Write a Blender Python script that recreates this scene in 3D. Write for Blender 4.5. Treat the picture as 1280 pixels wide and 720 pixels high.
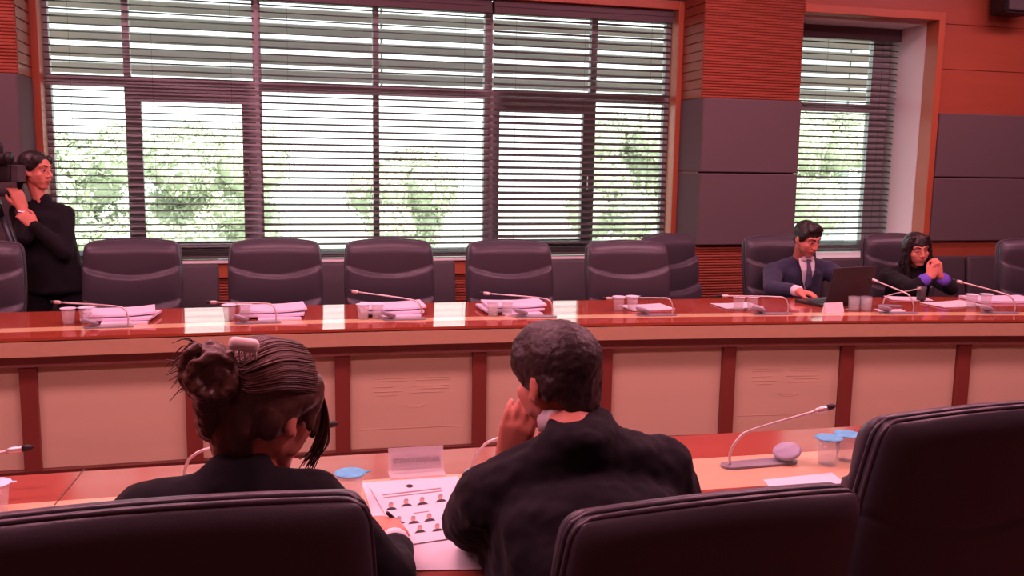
import bpy, bmesh, math, random
from mathutils import Vector, Matrix, Quaternion
random.seed(7)
for o in list(bpy.data.objects): bpy.data.objects.remove(o)
S = bpy.context.scene
COL = S.collection
PI = math.pi

# ------------------------------------------------------------------ camera
HC = 1.62; FPX = 1150.0
ax = Vector((4360, 92, 1150)).normalized()
az = Vector((130, 8200, -1150)); az = (az - ax*az.dot(ax)).normalized()
ay = ax.cross(az)
if ay.z < 0: ay = -ay
RW = Matrix((ax, ay, az))                     # world = RW @ (right, up, forward)
def ray(px, py): return RW @ Vector((px-640, 360-py, FPX))
def atz(px, py, z):
    d = ray(px, py); return Vector((0, 0, HC)) + d*((z-HC)/d.z)
def aty(px, py, y):
    d = ray(px, py); return Vector((0, 0, HC)) + d*(y/d.y)
cd = bpy.data.cameras.new('camera'); cam = bpy.data.objects.new('camera', cd); COL.objects.link(cam)
cd.sensor_width = 36; cd.lens = 36*FPX/1280; cd.clip_start = 0.05
r, u, f = RW @ Vector((1,0,0)), RW @ Vector((0,1,0)), RW @ Vector((0,0,1))
cam.matrix_world = Matrix(((r.x,u.x,-f.x,0),(r.y,u.y,-f.y,0),(r.z,u.z,-f.z,HC),(0,0,0,1)))
S.camera = cam

# ------------------------------------------------------------------ world, exposure
w = bpy.data.worlds.new('sky'); S.world = w; w.use_nodes = True
nt = w.node_tree; bg = nt.nodes['Background']
bg.inputs['Color'].default_value = (0.90, 1.0, 0.97, 1); bg.inputs['Strength'].default_value = 2.5
S.view_settings.view_transform = 'Standard'; S.view_settings.look = 'None'
S.view_settings.exposure = 0.0; S.view_settings.gamma = 1; S.view_settings.use_curve_mapping = False
LAMP_COL = (1.0, 0.39, 0.50); LAMP_W = 56.0
sl_ = bpy.data.lights.new('sun', 'SUN'); sl_.energy = 8.0; sl_.angle = 0.01; sl_.color = (1.0,0.98,0.93)
sun = bpy.data.objects.new('sun', sl_); COL.objects.link(sun); sun.rotation_euler = (math.radians(48), 0, math.radians(12))
LAMPS = [(-2.2,3.3),(0.2,3.3),(2.6,3.2),(5.0,2.9),(-1.0,1.6),(2.6,1.5),(5.6,5.2),(3.0,5.3),(0.4,5.5),(-2.2,5.5)]

# ------------------------------------------------------------------ materials
def mat(name, col, rough=0.5, spec=0.5, metal=0.0, var=0.0, vscale=(8,8,8), bump=0.0, bscale=60, alpha=1.0,
        trans=0.0, ior=1.45, coat=0.0, sheen=0.0, emit=None, es=0.0, wave=None):
    m = bpy.data.materials.new(name); m.use_nodes = True
    n = m.node_tree.nodes; l = m.node_tree.links; p = n['Principled BSDF']
    p.inputs['Base Color'].default_value = (*col, 1); p.inputs['Roughness'].default_value = rough
    p.inputs['Specular IOR Level'].default_value = spec; p.inputs['Metallic'].default_value = metal
    p.inputs['Transmission Weight'].default_value = trans; p.inputs['IOR'].default_value = ior
    p.inputs['Coat Weight'].default_value = coat; p.inputs['Coat Roughness'].default_value = 0.06
    p.inputs['Sheen Weight'].default_value = sheen; p.inputs['Alpha'].default_value = alpha
    if emit: p.inputs['Emission Color'].default_value = (*emit, 1); p.inputs['Emission Strength'].default_value = es
    tc = n.new('ShaderNodeTexCoord')
    if var:
        mp = n.new('ShaderNodeMapping'); mp.inputs['Scale'].default_value = vscale
        nz = n.new('ShaderNodeTexNoise'); nz.inputs['Scale'].default_value = 1; nz.inputs['Detail'].default_value = 5
        mx = n.new('ShaderNodeMix'); mx.data_type = 'RGBA'
        mx.inputs['A'].default_value = (*[c*(1-var) for c in col], 1); mx.inputs['B'].default_value = (*[min(1, c*(1+var)) for c in col], 1)
        l.new(tc.outputs['Object'], mp.inputs['Vector']); l.new(mp.outputs[0], nz.inputs['Vector'])
        l.new(nz.outputs['Fac'], mx.inputs['Factor']); l.new(mx.outputs['Result'], p.inputs['Base Color'])
    if bump or wave:
        bp = n.new('ShaderNodeBump'); bp.inputs['Strength'].default_value = bump or 0.5
        if wave:
            wv = n.new('ShaderNodeTexWave'); wv.bands_direction = wave[0]; wv.inputs['Scale'].default_value = wave[1]; wv.inputs['Distortion'].default_value = wave[2] if len(wave) > 2 else 0
            l.new(tc.outputs['Object'], wv.inputs['Vector']); l.new(wv.outputs['Fac'], bp.inputs['Height']); bp.inputs['Distance'].default_value = 0.004
        else:
            bz = n.new('ShaderNodeTexNoise'); bz.inputs['Scale'].default_value = bscale; bz.inputs['Detail'].default_value = 4
            l.new(tc.outputs['Object'], bz.inputs['Vector']); l.new(bz.outputs['Fac'], bp.inputs['Height']); bp.inputs['Distance'].default_value = 0.004
        l.new(bp.outputs[0], p.inputs['Normal'])
    return m
M = {}
M['red_wood'] = mat('cherry wood cladding', (0.33,0.085,0.045), 0.42, 0.4, var=0.22, vscale=(1.2,6,14))
M['rib_wood'] = mat('ribbed cherry wood', (0.255,0.058,0.030), 0.45, 0.4, var=0.15, vscale=(2,4,10))
M['trim_wood'] = mat('orange wood trim', (0.42,0.11,0.05), 0.38, 0.5, var=0.15, vscale=(4,4,4))
M['dark_wood'] = mat('dark cherry wood', (0.115,0.03,0.022), 0.35, 0.5, var=0.15, vscale=(2,6,6))
M['rail_wood'] = mat('cherry rail wood', (0.32,0.14,0.12), 0.4, 0.4, var=0.12, vscale=(2,6,6))
M['post_wood'] = mat('red brown post wood', (0.19,0.042,0.030), 0.35, 0.5, var=0.15, vscale=(6,6,1.5))
M['beige'] = mat('beige veneer', (0.62,0.48,0.33), 0.42, 0.4, var=0.06, vscale=(1.5,4,14))
M['top_red'] = mat('lacquered cherry worktop', (0.33,0.062,0.032), 0.07, 0.5, var=0.15, vscale=(1.2,10,4))
M['top_red_near'] = mat('lacquered cherry table', (0.315,0.075,0.050), 0.16, 0.5, var=0.12, vscale=(1.2,10,4), coat=0.2)
M['inlay'] = mat('pale maple inlay', (0.72,0.50,0.27), 0.12, 0.5, var=0.05, vscale=(1,8,4), coat=0.2)
M['inlay_near'] = mat('pale maple table inlay', (0.66,0.42,0.26), 0.2, 0.5, var=0.05, vscale=(1,8,4))
M['edge'] = mat('pale wood edge', (0.52,0.32,0.20), 0.4, 0.4, var=0.08, vscale=(20,20,40))
M['pad'] = mat('grey acoustic fabric', (0.125,0.10,0.105), 0.9, 0.2, bump=0.15, bscale=300)
M['white_paint'] = mat('white reveal paint', (0.78,0.76,0.76), 0.6)
M['wall'] = mat('painted wall', (0.42,0.26,0.2), 0.7)
M['ceil'] = mat('ceiling white', (0.6,0.58,0.56), 0.8)
M['carpet'] = mat('carpet', (0.13,0.05,0.045), 0.95, 0.1, var=0.2, vscale=(40,40,40), bump=0.3, bscale=200)
M['alu'] = mat('window aluminium', (0.56,0.60,0.62), 0.5, 0.4)
M['glass'] = mat('window glass', (1,1,1), 0.0, 0.5, trans=1.0, ior=1.01)
M['slat'] = mat('grey blind slat', (0.060,0.070,0.064), 0.45, 0.5)
M['valance'] = mat('blind headrail', (0.10,0.075,0.08), 0.5, 0.4)
M['leather'] = mat('dark leather', (0.056,0.051,0.064), 0.38, 0.45, bump=0.12, bscale=220)
M['leather_low'] = mat('dark leatherette', (0.062,0.054,0.064), 0.55, 0.4, bump=0.1, bscale=220)
M['piping'] = mat('leather piping', (0.05,0.042,0.055), 0.35, 0.5)
M['black'] = mat('black plastic', (0.018,0.016,0.018), 0.45, 0.4)
M['dark_grey'] = mat('dark grey plastic', (0.07,0.065,0.07), 0.5, 0.4)
M['chrome'] = mat('brushed steel', (0.62,0.58,0.58), 0.28, 0.5, metal=1.0)
M['mic'] = mat('champagne mic metal', (0.66,0.58,0.55), 0.35, 0.5, metal=0.5)
M['mic_base'] = mat('grey mic base', (0.24,0.22,0.25), 0.35, 0.5)
M['mic_disc'] = mat('pale grey mic speaker', (0.34,0.33,0.42), 0.45, 0.4)
M['paper'] = mat('white paper', (0.68,0.66,0.70), 0.7, 0.3)
M['paper_pink'] = mat('pale lilac paper', (0.74,0.66,0.78), 0.7, 0.3)
M['ink'] = mat('printed grey', (0.28,0.24,0.26), 0.8, 0.2)
M['ink_dark'] = mat('printed dark', (0.045,0.04,0.05), 0.8, 0.2)
M['print_skin'] = mat('printed portrait', (0.40,0.26,0.22), 0.8, 0.2)
M['acrylic'] = mat('clear acrylic', (0.95,0.9,0.92), 0.08, 0.5, alpha=0.35)
M['plate_card'] = mat('name card', (0.62,0.50,0.54), 0.6, 0.3, alpha=0.8)
M['cup'] = mat('clear plastic cup', (0.97,0.97,0.99), 0.1, 0.6, alpha=0.17)
M['tumbler'] = mat('clear glass tumbler', (0.55,0.62,0.6), 0.05, 0.8, alpha=0.22)
M['water'] = mat('water', (0.9,0.95,1), 0.02, 0.5, alpha=0.12)
M['lid'] = mat('blue foil lid', (0.10,0.42,0.97), 0.5, 0.35, var=0.7, vscale=(40,40,40))
M['lid_pale'] = mat('pale foil lid', (0.72,0.80,0.92), 0.3, 0.6)
M['suit_black'] = mat('black suit cloth', (0.011,0.010,0.013), 0.85, 0.15, bump=0.35, bscale=26, sheen=0.05)
M['suit_char'] = mat('charcoal suit cloth', (0.013,0.011,0.015), 0.85, 0.15, bump=0.4, bscale=22, sheen=0.05)
M['suit_navy'] = mat('navy suit cloth', (0.030,0.034,0.070), 0.8, 0.25, bump=0.3, bscale=30, sheen=0.15)
M['shirt'] = mat('white shirt', (0.78,0.77,0.80), 0.7, 0.3)
M['tie'] = mat('dark striped tie', (0.10,0.09,0.16), 0.6, 0.3)
M['purple'] = mat('purple shirt cuff', (0.16,0.10,0.62), 0.7, 0.3)
M['skin'] = mat('skin', (0.64,0.235,0.165), 0.5, 0.4, var=0.08, vscale=(14,14,14))
M['lips'] = mat('lips', (0.46,0.13,0.10), 0.45)
M['eye_white'] = mat('eye white', (0.6,0.55,0.52), 0.3)
M['iris'] = mat('dark iris', (0.02,0.012,0.01), 0.2)
M['hair_black'] = mat('black hair', (0.016,0.011,0.010), 0.45, 0.5, bump=0.3, bscale=80)
M['hair_brown'] = mat('auburn brown hair', (0.082,0.033,0.024), 0.42, 0.5, bump=0.35, bscale=70)
M['hair_dark'] = mat('dark brown hair', (0.030,0.018,0.017), 0.5, 0.45, bump=0.6, bscale=90)
M['clip'] = mat('pale pink hair clip', (0.80,0.66,0.62), 0.3, 0.5)
M['shoe'] = mat('black shoe leather', (0.015,0.013,0.013), 0.3)
M['screen_back'] = mat('dark laptop shell', (0.030,0.024,0.026), 0.4, 0.5)
M['lens'] = mat('camera lens glass', (0.01,0.01,0.015), 0.05, 0.8)
M['steel_blue'] = mat('tripod tube', (0.10,0.12,0.14), 0.4, 0.5, metal=0.4)
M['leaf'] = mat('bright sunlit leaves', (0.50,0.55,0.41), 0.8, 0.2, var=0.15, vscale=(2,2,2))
M['bark'] = mat('bark', (0.2,0.15,0.11), 0.9)
M['fin'] = mat('grey sun louvre', (0.50,0.52,0.51), 0.5)
M['facade'] = mat('pale facade', (0.62,0.66,0.70), 0.8)
M['facade_glass'] = mat('facade glazing', (0.46,0.55,0.60), 0.4)
M['ground'] = mat('pale paving', (0.5,0.55,0.45), 0.9)
M['diffuser'] = mat('lamp diffuser', (0.9,0.8,0.8), 0.5, emit=LAMP_COL, es=3.0)

# ------------------------------------------------------------------ helpers
def NB(): return bmesh.new()
def obj(name, bm, m, parent=None, smooth=False, world=False):
    me = bpy.data.meshes.new(name)
    if world and parent is not None:
        bm.transform(parent.matrix_basis.inverted())
    bmesh.ops.recalc_face_normals(bm, faces=bm.faces)
    bm.to_mesh(me); bm.free()
    if smooth:
        for p in me.polygons: p.use_smooth = True
    me.materials.append(M[m] if isinstance(m, str) else m)
    o = bpy.data.objects.new(name, me); COL.objects.link(o)
    if parent is not None: o.parent = parent
    return o
def tag(o, label, cat, group=None, kind=None):
    o['label'] = label; o['category'] = cat
    if group: o['group'] = group
    if kind: o['kind'] = kind
    return o
def thing(name, label, cat, loc=(0,0,0), rz=0, group=None):
    o = bpy.data.objects.new(name, None); COL.objects.link(o); o.empty_display_size = 0.05
    o.location = loc; o.rotation_euler = (0,0,rz)
    o.matrix_basis = Matrix.Translation(Vector(loc)) @ Matrix.Rotation(rz, 4, 'Z')
    return tag(o, label, cat, group)
def struct(name, bm, m, parent=None, smooth=False):
    o = obj(name, bm, m, parent, smooth)
    if parent is None: o['kind'] = 'structure'
    return o
def dup(root, loc, rz, label, group=None):
    def cp(o, par):
        c = o.copy(); COL.objects.link(c)
        if par is not None: c.parent = par
        for ch in o.children: cp(ch, c)
        return c
    kids = list(root.children)
    n = cp(root, None)
    n.location = loc; n.rotation_euler = (0,0,rz); n['label'] = label
    if group: n['group'] = group
    return n
def box(bm, c, s, rot=None, bev=0.0, seg=2):
    b = bmesh.new(); bmesh.ops.create_cube(b, size=1)
    bmesh.ops.scale(b, vec=Vector(s), verts=b.verts)
    if bev: bmesh.ops.bevel(b, geom=b.edges[:], offset=bev, segments=seg, affect='EDGES', profile=0.5)
    mt = Matrix.Translation(Vector(c))
    if rot is not None: mt = mt @ (rot if isinstance(rot, Matrix) else Matrix.Rotation(rot, 4, 'Z'))
    b.transform(mt); merge(bm, b); return bm
def bx(x0,x1,y0,y1,z0,z1, bev=0.0):
    return box(NB(), ((x0+x1)/2,(y0+y1)/2,(z0+z1)/2), (x1-x0,y1-y0,z1-z0), bev=bev)
def merge(bm, b):
    me = bpy.data.meshes.new('t'); b.to_mesh(me); b.free(); bm.from_mesh(me); bpy.data.meshes.remove(me)
def tube(bm, pts, rad, seg=8, cap=True):
    pts = [Vector(p) for p in pts]; n = len(pts)
    if not hasattr(rad, '__len__'): rad = [rad]*n
    rings = []; nrm = None
    for i in range(n):
        t = (pts[min(i+1,n-1)]-pts[max(i-1,0)]).normalized()
        if nrm is None:
            nrm = t.orthogonal().normalized()
        else:
            nrm = (nrm - t*nrm.dot(t)).normalized()
        bn = t.cross(nrm)
        rings.append([bm.verts.new(pts[i]+(nrm*math.cos(2*PI*k/seg)+bn*math.sin(2*PI*k/seg))*rad[i]) for k in range(seg)])
    for i in range(n-1):
        for k in range(seg):
            bm.faces.new((rings[i][k],rings[i][(k+1)%seg],rings[i+1][(k+1)%seg],rings[i+1][k]))
    if cap: bm.faces.new(rings[0][::-1]); bm.faces.new(rings[-1])
    return bm
def spline(pts, n=24):
    pts = [Vector(p) for p in pts]; out = []
    P = [pts[0]*2-pts[1]]+pts+[pts[-1]*2-pts[-2]]
    for i in range(len(pts)-1):
        for k in range(n):
            t = k/n; a,b,c,d = P[i],P[i+1],P[i+2],P[i+3]
            out.append(0.5*((2*b)+(c-a)*t+(2*a-5*b+4*c-d)*t*t+(-a+3*b-3*c+d)*t**3))
    out.append(pts[-1]); return out
def lathe(bm, prof, seg=20, mt=None):
    b = bmesh.new(); rings = []
    for (r_, z_) in prof:
        rings.append([b.verts.new((max(r_,1e-5)*math.cos(2*PI*k/seg), max(r_,1e-5)*math.sin(2*PI*k/seg), z_)) for k in range(seg)])
    for i in range(len(rings)-1):
        for k in range(seg): b.faces.new((rings[i][k],rings[i][(k+1)%seg],rings[i+1][(k+1)%seg],rings[i+1][k]))
    if prof[0][0] > 1e-4: b.faces.new(rings[0][::-1])
    if prof[-1][0] > 1e-4: b.faces.new(rings[-1])
    bmesh.ops.remove_doubles(b, verts=b.verts, dist=1e-4)
    if mt is not None: b.transform(mt)
    merge(bm, b); return bm
def prism(bm, poly, z0, z1, mt=None):
    b = bmesh.new(); lo = [b.verts.new((p[0],p[1],z0)) for p in poly]; hi = [b.verts.new((p[0],p[1],z1)) for p in poly]
    n = len(poly); b.faces.new(lo[::-1]); b.faces.new(hi)
    for i in range(n): b.faces.new((lo[i],lo[(i+1)%n],hi[(i+1)%n],hi[i]))
    if mt is not None: b.transform(mt)
    merge(bm, b); return bm
def ico(c, rr, sub=2, rot=None):
    b = bmesh.new(); bmesh.ops.create_icosphere(b, subdivisions=sub, radius=1)
    if not hasattr(rr, '__len__'): rr = (rr,rr,rr)
    bmesh.ops.scale(b, vec=Vector(rr), verts=b.verts)
    if rot is not None: b.transform(rot)
    b.transform(Matrix.Translation(Vector(c))); return b
def hull(bm, items):                          # convex hull of several spheres / ellipsoids (c, r[, rot])
    b = bmesh.new()
    for it in items: merge(b, ico(it[0], it[1], 2, it[2] if len(it) > 2 else None))
    res = bmesh.ops.convex_hull(b, input=b.verts)
    junk = [g for g in res['geom_interior']+res['geom_unused'] if isinstance(g, bmesh.types.BMVert) and g.is_valid]
    bmesh.ops.delete(b, geom=list(set(junk)), context='VERTS')
    merge(bm, b); return bm
def limb(bm, pts):                            # [(p, r), ...] chain of tapered capsules
    for a, b in zip(pts[:-1], pts[1:]): hull(bm, [a, b])
    return bm
def remesh(bm, voxel=0.007, smooth=6, fac=0.5, disp=0.0, dscale=0.03, mt=None):
    if mt is not None: bm.transform(mt)
    me = bpy.data.meshes.new('t'); bm.to_mesh(me); bm.free()
    o = bpy.data.objects.new('t', me); COL.objects.link(o)
    m1 = o.modifiers.new('r','REMESH'); m1.mode = 'VOXEL'; m1.voxel_size = voxel
    if smooth:
        m2 = o.modifiers.new('s','SMOOTH'); m2.iterations = smooth; m2.factor = fac
    if disp:
        tx = bpy.data.textures.new('n','CLOUDS'); tx.noise_scale = dscale
        m3 = o.modifiers.new('d','DISPLACE'); m3.texture = tx; m3.strength = disp; m3.mid_level = 0.5
    dg = bpy.context.evaluated_depsgraph_get()
    ev = o.evaluated_get(dg); me2 = bpy.data.meshes.new_from_object(ev)
    out = bmesh.new(); out.from_mesh(me2)
    bpy.data.objects.remove(o); bpy.data.meshes.remove(me); bpy.data.meshes.remove(me2)
    return out
def text_bm(body, size, extrude=0.0006):
    cu = bpy.data.curves.new('t','FONT'); cu.body = body; cu.size = size; cu.align_x = 'CENTER'; cu.align_y = 'CENTER'; cu.extrude = extrude
    o = bpy.data.objects.new('t', cu); COL.objects.link(o)
    dg = bpy.context.evaluated_depsgraph_get(); me = bpy.data.meshes.new_from_object(o.evaluated_get(dg))
    b = bmesh.new(); b.from_mesh(me); bpy.data.objects.remove(o); bpy.data.meshes.remove(me); return b
V = Vector

# ------------------------------------------------------------------ room
CZ = 3.45; YW = 6.9; YP = 6.5
struct('floor', bx(-5,9.5,-2.6,7.3,-0.1,0), 'carpet')
struct('ceiling', bx(-5,9.5,-2.6,7.3,CZ,CZ+0.1), 'ceil')
struct('wall_left', bx(-5.1,-5,-2.6,7.3,0,CZ), 'red_wood')
struct('wall_right', bx(9.5,9.6,-2.6,7.3,0,CZ), 'red_wood')
struct('wall_front', bx(-5.1,9.6,-2.7,-2.6,0,CZ), 'wall')
W1L, W1R, W1B, W1T = -1.45, 3.155, 0.86, 2.80
W2L, W2R, W2B, W2T = 4.03, 5.24, 0.86, 2.78
bm = NB()                                      # the wall itself, behind the cladding, with two openings
for a in ((-5,W1L-0.05,YW,7.2,0,CZ),(W1R+0.05,W2L-0.25,YW,7.2,0,CZ),(W2R+0.02,9.5,YW,7.2,0,CZ),(W1L-0.05,W1R+0.05,YW,7.2,W1T+0.06,CZ),
          (W1L-0.05,W1R+0.05,YW,7.2,0,W1B-0.06),(W2L-0.25,W2R+0.02,YW,7.2,W2T+0.06,CZ),(W2L-0.25,W2R+0.02,YW,7.2,0,W2B)):
    merge(bm, bx(*a))
struct('wall_back', bm, 'wall')
def ribbed(x0, x1, z0, z1, yf, pitch=0.021, d=0.006):   # horizontal half-round ribs, closed behind
    b = NB(); n = int((z1-z0)/pitch); prof = [(yf+0.03, z0)]
    for i in range(n):
        z = z0+i*pitch
        prof += [(yf+d, z+0.001), (yf, z+0.35*pitch), (yf, z+0.65*pitch), (yf+d, z+pitch-0.001)]
    prof += [(yf+0.03, z0+n*pitch)]
    lo = [b.verts.new((x0,p[0],p[1])) for p in prof]; hi = [b.verts.new((x1,p[0],p[1])) for p in prof]
    m = len(prof)
    for i in range(m): b.faces.new((lo[i],lo[(i+1)%m],hi[(i+1)%m],hi[i]))
    b.faces.new(lo); b.faces.new(hi[::-1]); return b
def rib_return(x, z0, z1, y0, y1, s, pitch=0.07):
    b = NB(); n = int((z1-z0)/pitch)
    for i in range(n): merge(b, box(NB(), (x+s*0.004, (y0+y1)/2, z0+(i+.5)*pitch), (0.012, y1-y0, pitch-0.008), bev=0.003))
    return b
# projecting cladding boxes either side of the big window
struct('trim_1', bx(-5, -1.505, YP+0.03, YW, 0, CZ), 'rib_wood')
struct('trim_2', bx(3.205, 4.03, YP+0.03, YW, 0, CZ), 'rib_wood')
t = struct('trim_3', ribbed(-5,-1.5,2.10,CZ,YP), 'rib_wood')
struct('trim_4', ribbed(3.2,4.03,2.10,CZ,YP), 'rib_wood')
struct('trim_5', ribbed(-5,-1.5,0.0,0.985,YP), 'rib_wood')
struct('trim_6', ribbed(3.2,4.03,0.0,0.985,YP), 'rib_wood')
struct('trim_7', rib_return(-1.505,2.10,CZ,YP+0.01,YW-0.03,1), 'rib_wood')
struct('trim_8', rib_return(3.205,2.10,CZ,YP+0.01,YW-0.03,-1), 'rib_wood')
struct('trim_9', ribbed(-1.5,3.2,0.0,0.735,YW-0.01), 'rib_wood')
struct('trim_10', ribbed(-1.5,3.2,2.87,CZ,YW-0.01), 'rib_wood')
# right of the small window: plain cherry boards
bm = NB()
for (z0,z1) in ((0,0.50),(0.505,1.0),(2.045,2.395),(2.4,2.75),(2.755,3.1),(3.105,CZ)): merge(bm, bx(5.30, 9.5, YP, YW, z0, z1, 0.002))
merge(bm, bx(5.30,9.5,YP+0.01,YW,0,CZ)); merge(bm, bx(4.03,5.30,YP,YW,2.84,CZ)); merge(bm, bx(4.03,5.30,YP,YW,0,W2B))
struct('trim_11', bm, 'red_wood')
bm = bx(5.243,5.30,YP-0.02,YP+0.13,0.86,2.84,0.004); merge(bm, bx(4.03,5.243,YP-0.02,YP+0.13,2.775,2.84,0.004))
struct('trim_12', bm, 'trim_wood')                    # frame of the small window
bm = bx(W1L-0.05,W1L,YW-0.03,YW+0.1,0.80,2.86,0.004); merge(bm, bx(W1R,W1R+0.05,YW-0.03,YW+0.1,0.80,2.86,0.004)); merge(bm, bx(W1L,W1R,YW-0.03,YW+0.1,2.80,2.86,0.004))
merge(bm, bx(W1L,W1R,YW-0.03,YW+0.1,0.74,0.845,0.004))
struct('trim_13', bm, 'trim_wood')                    # frame of the big window
struct('trim_14', bx(W1L-0.04,W1R+0.04,YW-0.05,YW+0.12,0.846,0.860,0.004), 'white_paint')   # sill
bm = bx(W2R,W2R+0.02,YP+0.13,7.15,0.86,2.78); merge(bm, bx(W2L-0.2,W2R+0.02,YP+0.13,7.15,2.76,2.80)); merge(bm, bx(W2L,W2R+0.02,YP+0.02,7.15,0.83,0.865))
struct('trim_15', bm, 'white_paint')                  # plastered reveal
# ---- windows
def window(name, X, yq, zb, zt, ztr, sash, right):
    root = bpy.data.objects.new(name, None); COL.objects.link(root); root['kind'] = 'structure'
    b = NB()
    for x, wd in X: merge(b, bx(x-wd/2, x+wd/2, yq, yq+0.06, zb, zt))
    merge(b, bx(X[0][0], X[-1][0], yq, yq+0.06, zb, zb+0.05)); merge(b, bx(X[0][0], X[-1][0], yq, yq+0.06, zt-0.05, zt)); merge(b, bx(X[0][0], X[-1][0], yq-0.005, yq+0.065, ztr-0.035, ztr+0.035))
    obj('window_frame', b, 'alu', root)
    for (x0,x1) in sash:
        b = NB()
        for a in ((x0,x0+0.095,zb+0.03,ztr-0.03),(x1-0.095,x1,zb+0.03,ztr-0.03),(x0+0.095,x1-0.095,ztr-0.13,ztr-0.03),(x0+0.095,x1-0.095,zb+0.03,zb+0.13)): merge(b, bx(a[0],a[1],yq-0.012,yq+0.05,a[2],a[3]))
        s_ = obj('sash', b, 'alu', root)
        obj('window_handle', box(NB(), (x1-0.05,yq-0.03,1.45), (0.02,0.03,0.13), bev=0.005), 'chrome', s_)
    for a, c in zip(X[:-1], X[1:]):
        obj('pane', bx(a[0]+a[1]/2, c[0]-c[1]/2, yq+0.025, yq+0.031, zb+0.05, ztr-0.035), 'glass', root)
        obj('pane', bx(a[0]+a[1]/2, c[0]-c[1]/2, yq+0.025, yq+0.031, ztr+0.035, zt-0.05), 'glass', root)
window('window_1', [(W1L,0.06),(-0.93,0.045),(-0.055,0.06),(0.80,0.045),(1.66,0.06),(2.515,0.05),(W1R,0.06)], 7.03, 0.86, 2.80, 2.11, [(-0.94,-0.07),(1.655,2.53)], True)
window('window_2', [(W2L-0.2,0.06),(5.15,0.17)], 7.06, 0.86, 2.78, 2.10, [], True)
# ---- venetian blinds
def blind(x0, x1, yb, zt, zb, ang, label, pitch=0.0485, wd=0.05, head=0.1, yh=None):
    t = thing('venetian_blind', label, 'blind', ((x0+x1)/2, yb, zt), 0, 'grey venetian blinds')
    L = x1-x0
    b = NB(); merge(b, box(NB(), (0,-0.0,-head/2), (L,0.075,head), bev=0.006)); merge(b, box(NB(), (0,-0.04,-head*0.45), (L,0.008,0.01)))
    obj('headrail', b, 'valance', t)
    b = NB(); z = -head-0.03; n = 0
    while zt+z > zb+0.09:
        pr = [(-wd/2,0),(-wd/4,0.0058),(0,0.0078),(wd/4,0.0058),(wd/2,0)]
        rot = Matrix.Rotation(ang, 2)
        q = [rot @ Vector(p) for p in pr] + [rot @ Vector((p[0],p[1]-0.0012)) for p in pr[::-1]]
        lo = [b.verts.new((-L/2+0.004, p[0], z+p[1])) for p in q]; hi = [b.verts.new((L/2-0.004, p[0], z+p[1])) for p in q]
        for i in range(10): b.faces.new((lo[i],lo[(i+1)%10],hi[(i+1)%10],hi[i]))
        b.faces.new(lo); b.faces.new(hi[::-1]); z -= pitch
    obj('slats', b, 'slat', t, True)
    b = box(NB(), (0,0,zb-zt+0.012), (L,0.05,0.022), bev=0.005)
    for k in range(5): box(b, (0,0,zb-zt+0.029+k*0.009), (L-0.008,0.05,0.004), bev=0.001)
    obj('bottom_rail', b, 'slat', t)
    b = NB()
    for k in (0.12, 0.5, 0.88): tube(b, [(-L/2+L*k,-0.026,-head),(-L/2+L*k,-0.026,zb-zt+0.02)], 0.0012, 6)
    obj('ladder_cord', b, 'valance', t)
    return t
YB = 6.955
blind(W1L+0.01, -0.065, YB, 2.80, 0.87, 0.03, 'left grey venetian blind of the wide window, slats nearly flat')
blind(-0.045, 1.655, YB, 2.80, 0.87, 0.20, 'middle grey venetian blind of the wide window')
blind(1.675, W1R-0.025, YB, 2.80, 0.87, 0.40, 'right grey venetian blind of the wide window, slats tilted most')
blind(W2L-0.19, W2R-0.01, 6.955, 2.755, 0.90, 0.20, 'grey venetian blind in the narrow window on the right')
# ---- padded acoustic panels
def pad(x0, x1, z0, z1, label, ret=0):
    b = NB(); merge(b, bx(x0,x1,YP-0.035,YP+0.03,z0,z1,0.008))
    if ret: 
        xr = x1 if ret > 0 else x0
        merge(b, bx(xr-0.03 if ret > 0 else xr-0.005, xr+0.005 if ret > 0 else xr+0.03, YP-0.03, YW-0.03, z0, z1, 0.006))
    return tag(obj('acoustic_panel', b, 'pad'), label, 'wall panel', 'grey padded wall panels')
pad(-5,-1.5,1.545,2.10,'upper grey fabric wall panel at the far left of the wide window',1)
pad(-5,-1.5,0.985,1.535,'lower grey fabric wall panel at the far left, behind the video camera',1)
pad(3.2,4.03,1.545,2.10,'upper grey fabric wall panel between the two windows',-1)
pad(3.2,4.03,0.985,1.535,'lower grey fabric wall panel between the two windows',-1)
pad(5.305,9.5,1.53,2.045,'upper grey fabric wall panel right of the narrow window')
pad(5.305,9.5,1.0,1.52,'lower grey fabric wall panel right of the narrow window')
# ---- loudspeaker high on the right
t = thing('loudspeaker', 'black wall loudspeaker above the grey panels, cut by the top right corner', 'speaker', (5.82,6.36,2.83))
b = NB(); prism(b, [(-0.17,-0.12),(0.17,-0.12),(0.13,0.1),(-0.13,0.1)], 0, 0.4); bmesh.ops.bevel(b, geom=b.edges[:], offset=0.012, segments=2, affect='EDGES')
obj('cabinet', b, 'black', t); obj('grille', box(NB(), (0,-0.125,0.2), (0.3,0.01,0.36), bev=0.004), 'dark_grey', t)
obj('bracket', box(NB(), (0,0.11,0.2), (0.06,0.06,0.12), bev=0.004), 'dark_grey', t)
obj('badge', box(NB(), (0.03,-0.132,0.045), (0.035,0.004,0.012)), 'chrome', t)
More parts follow.
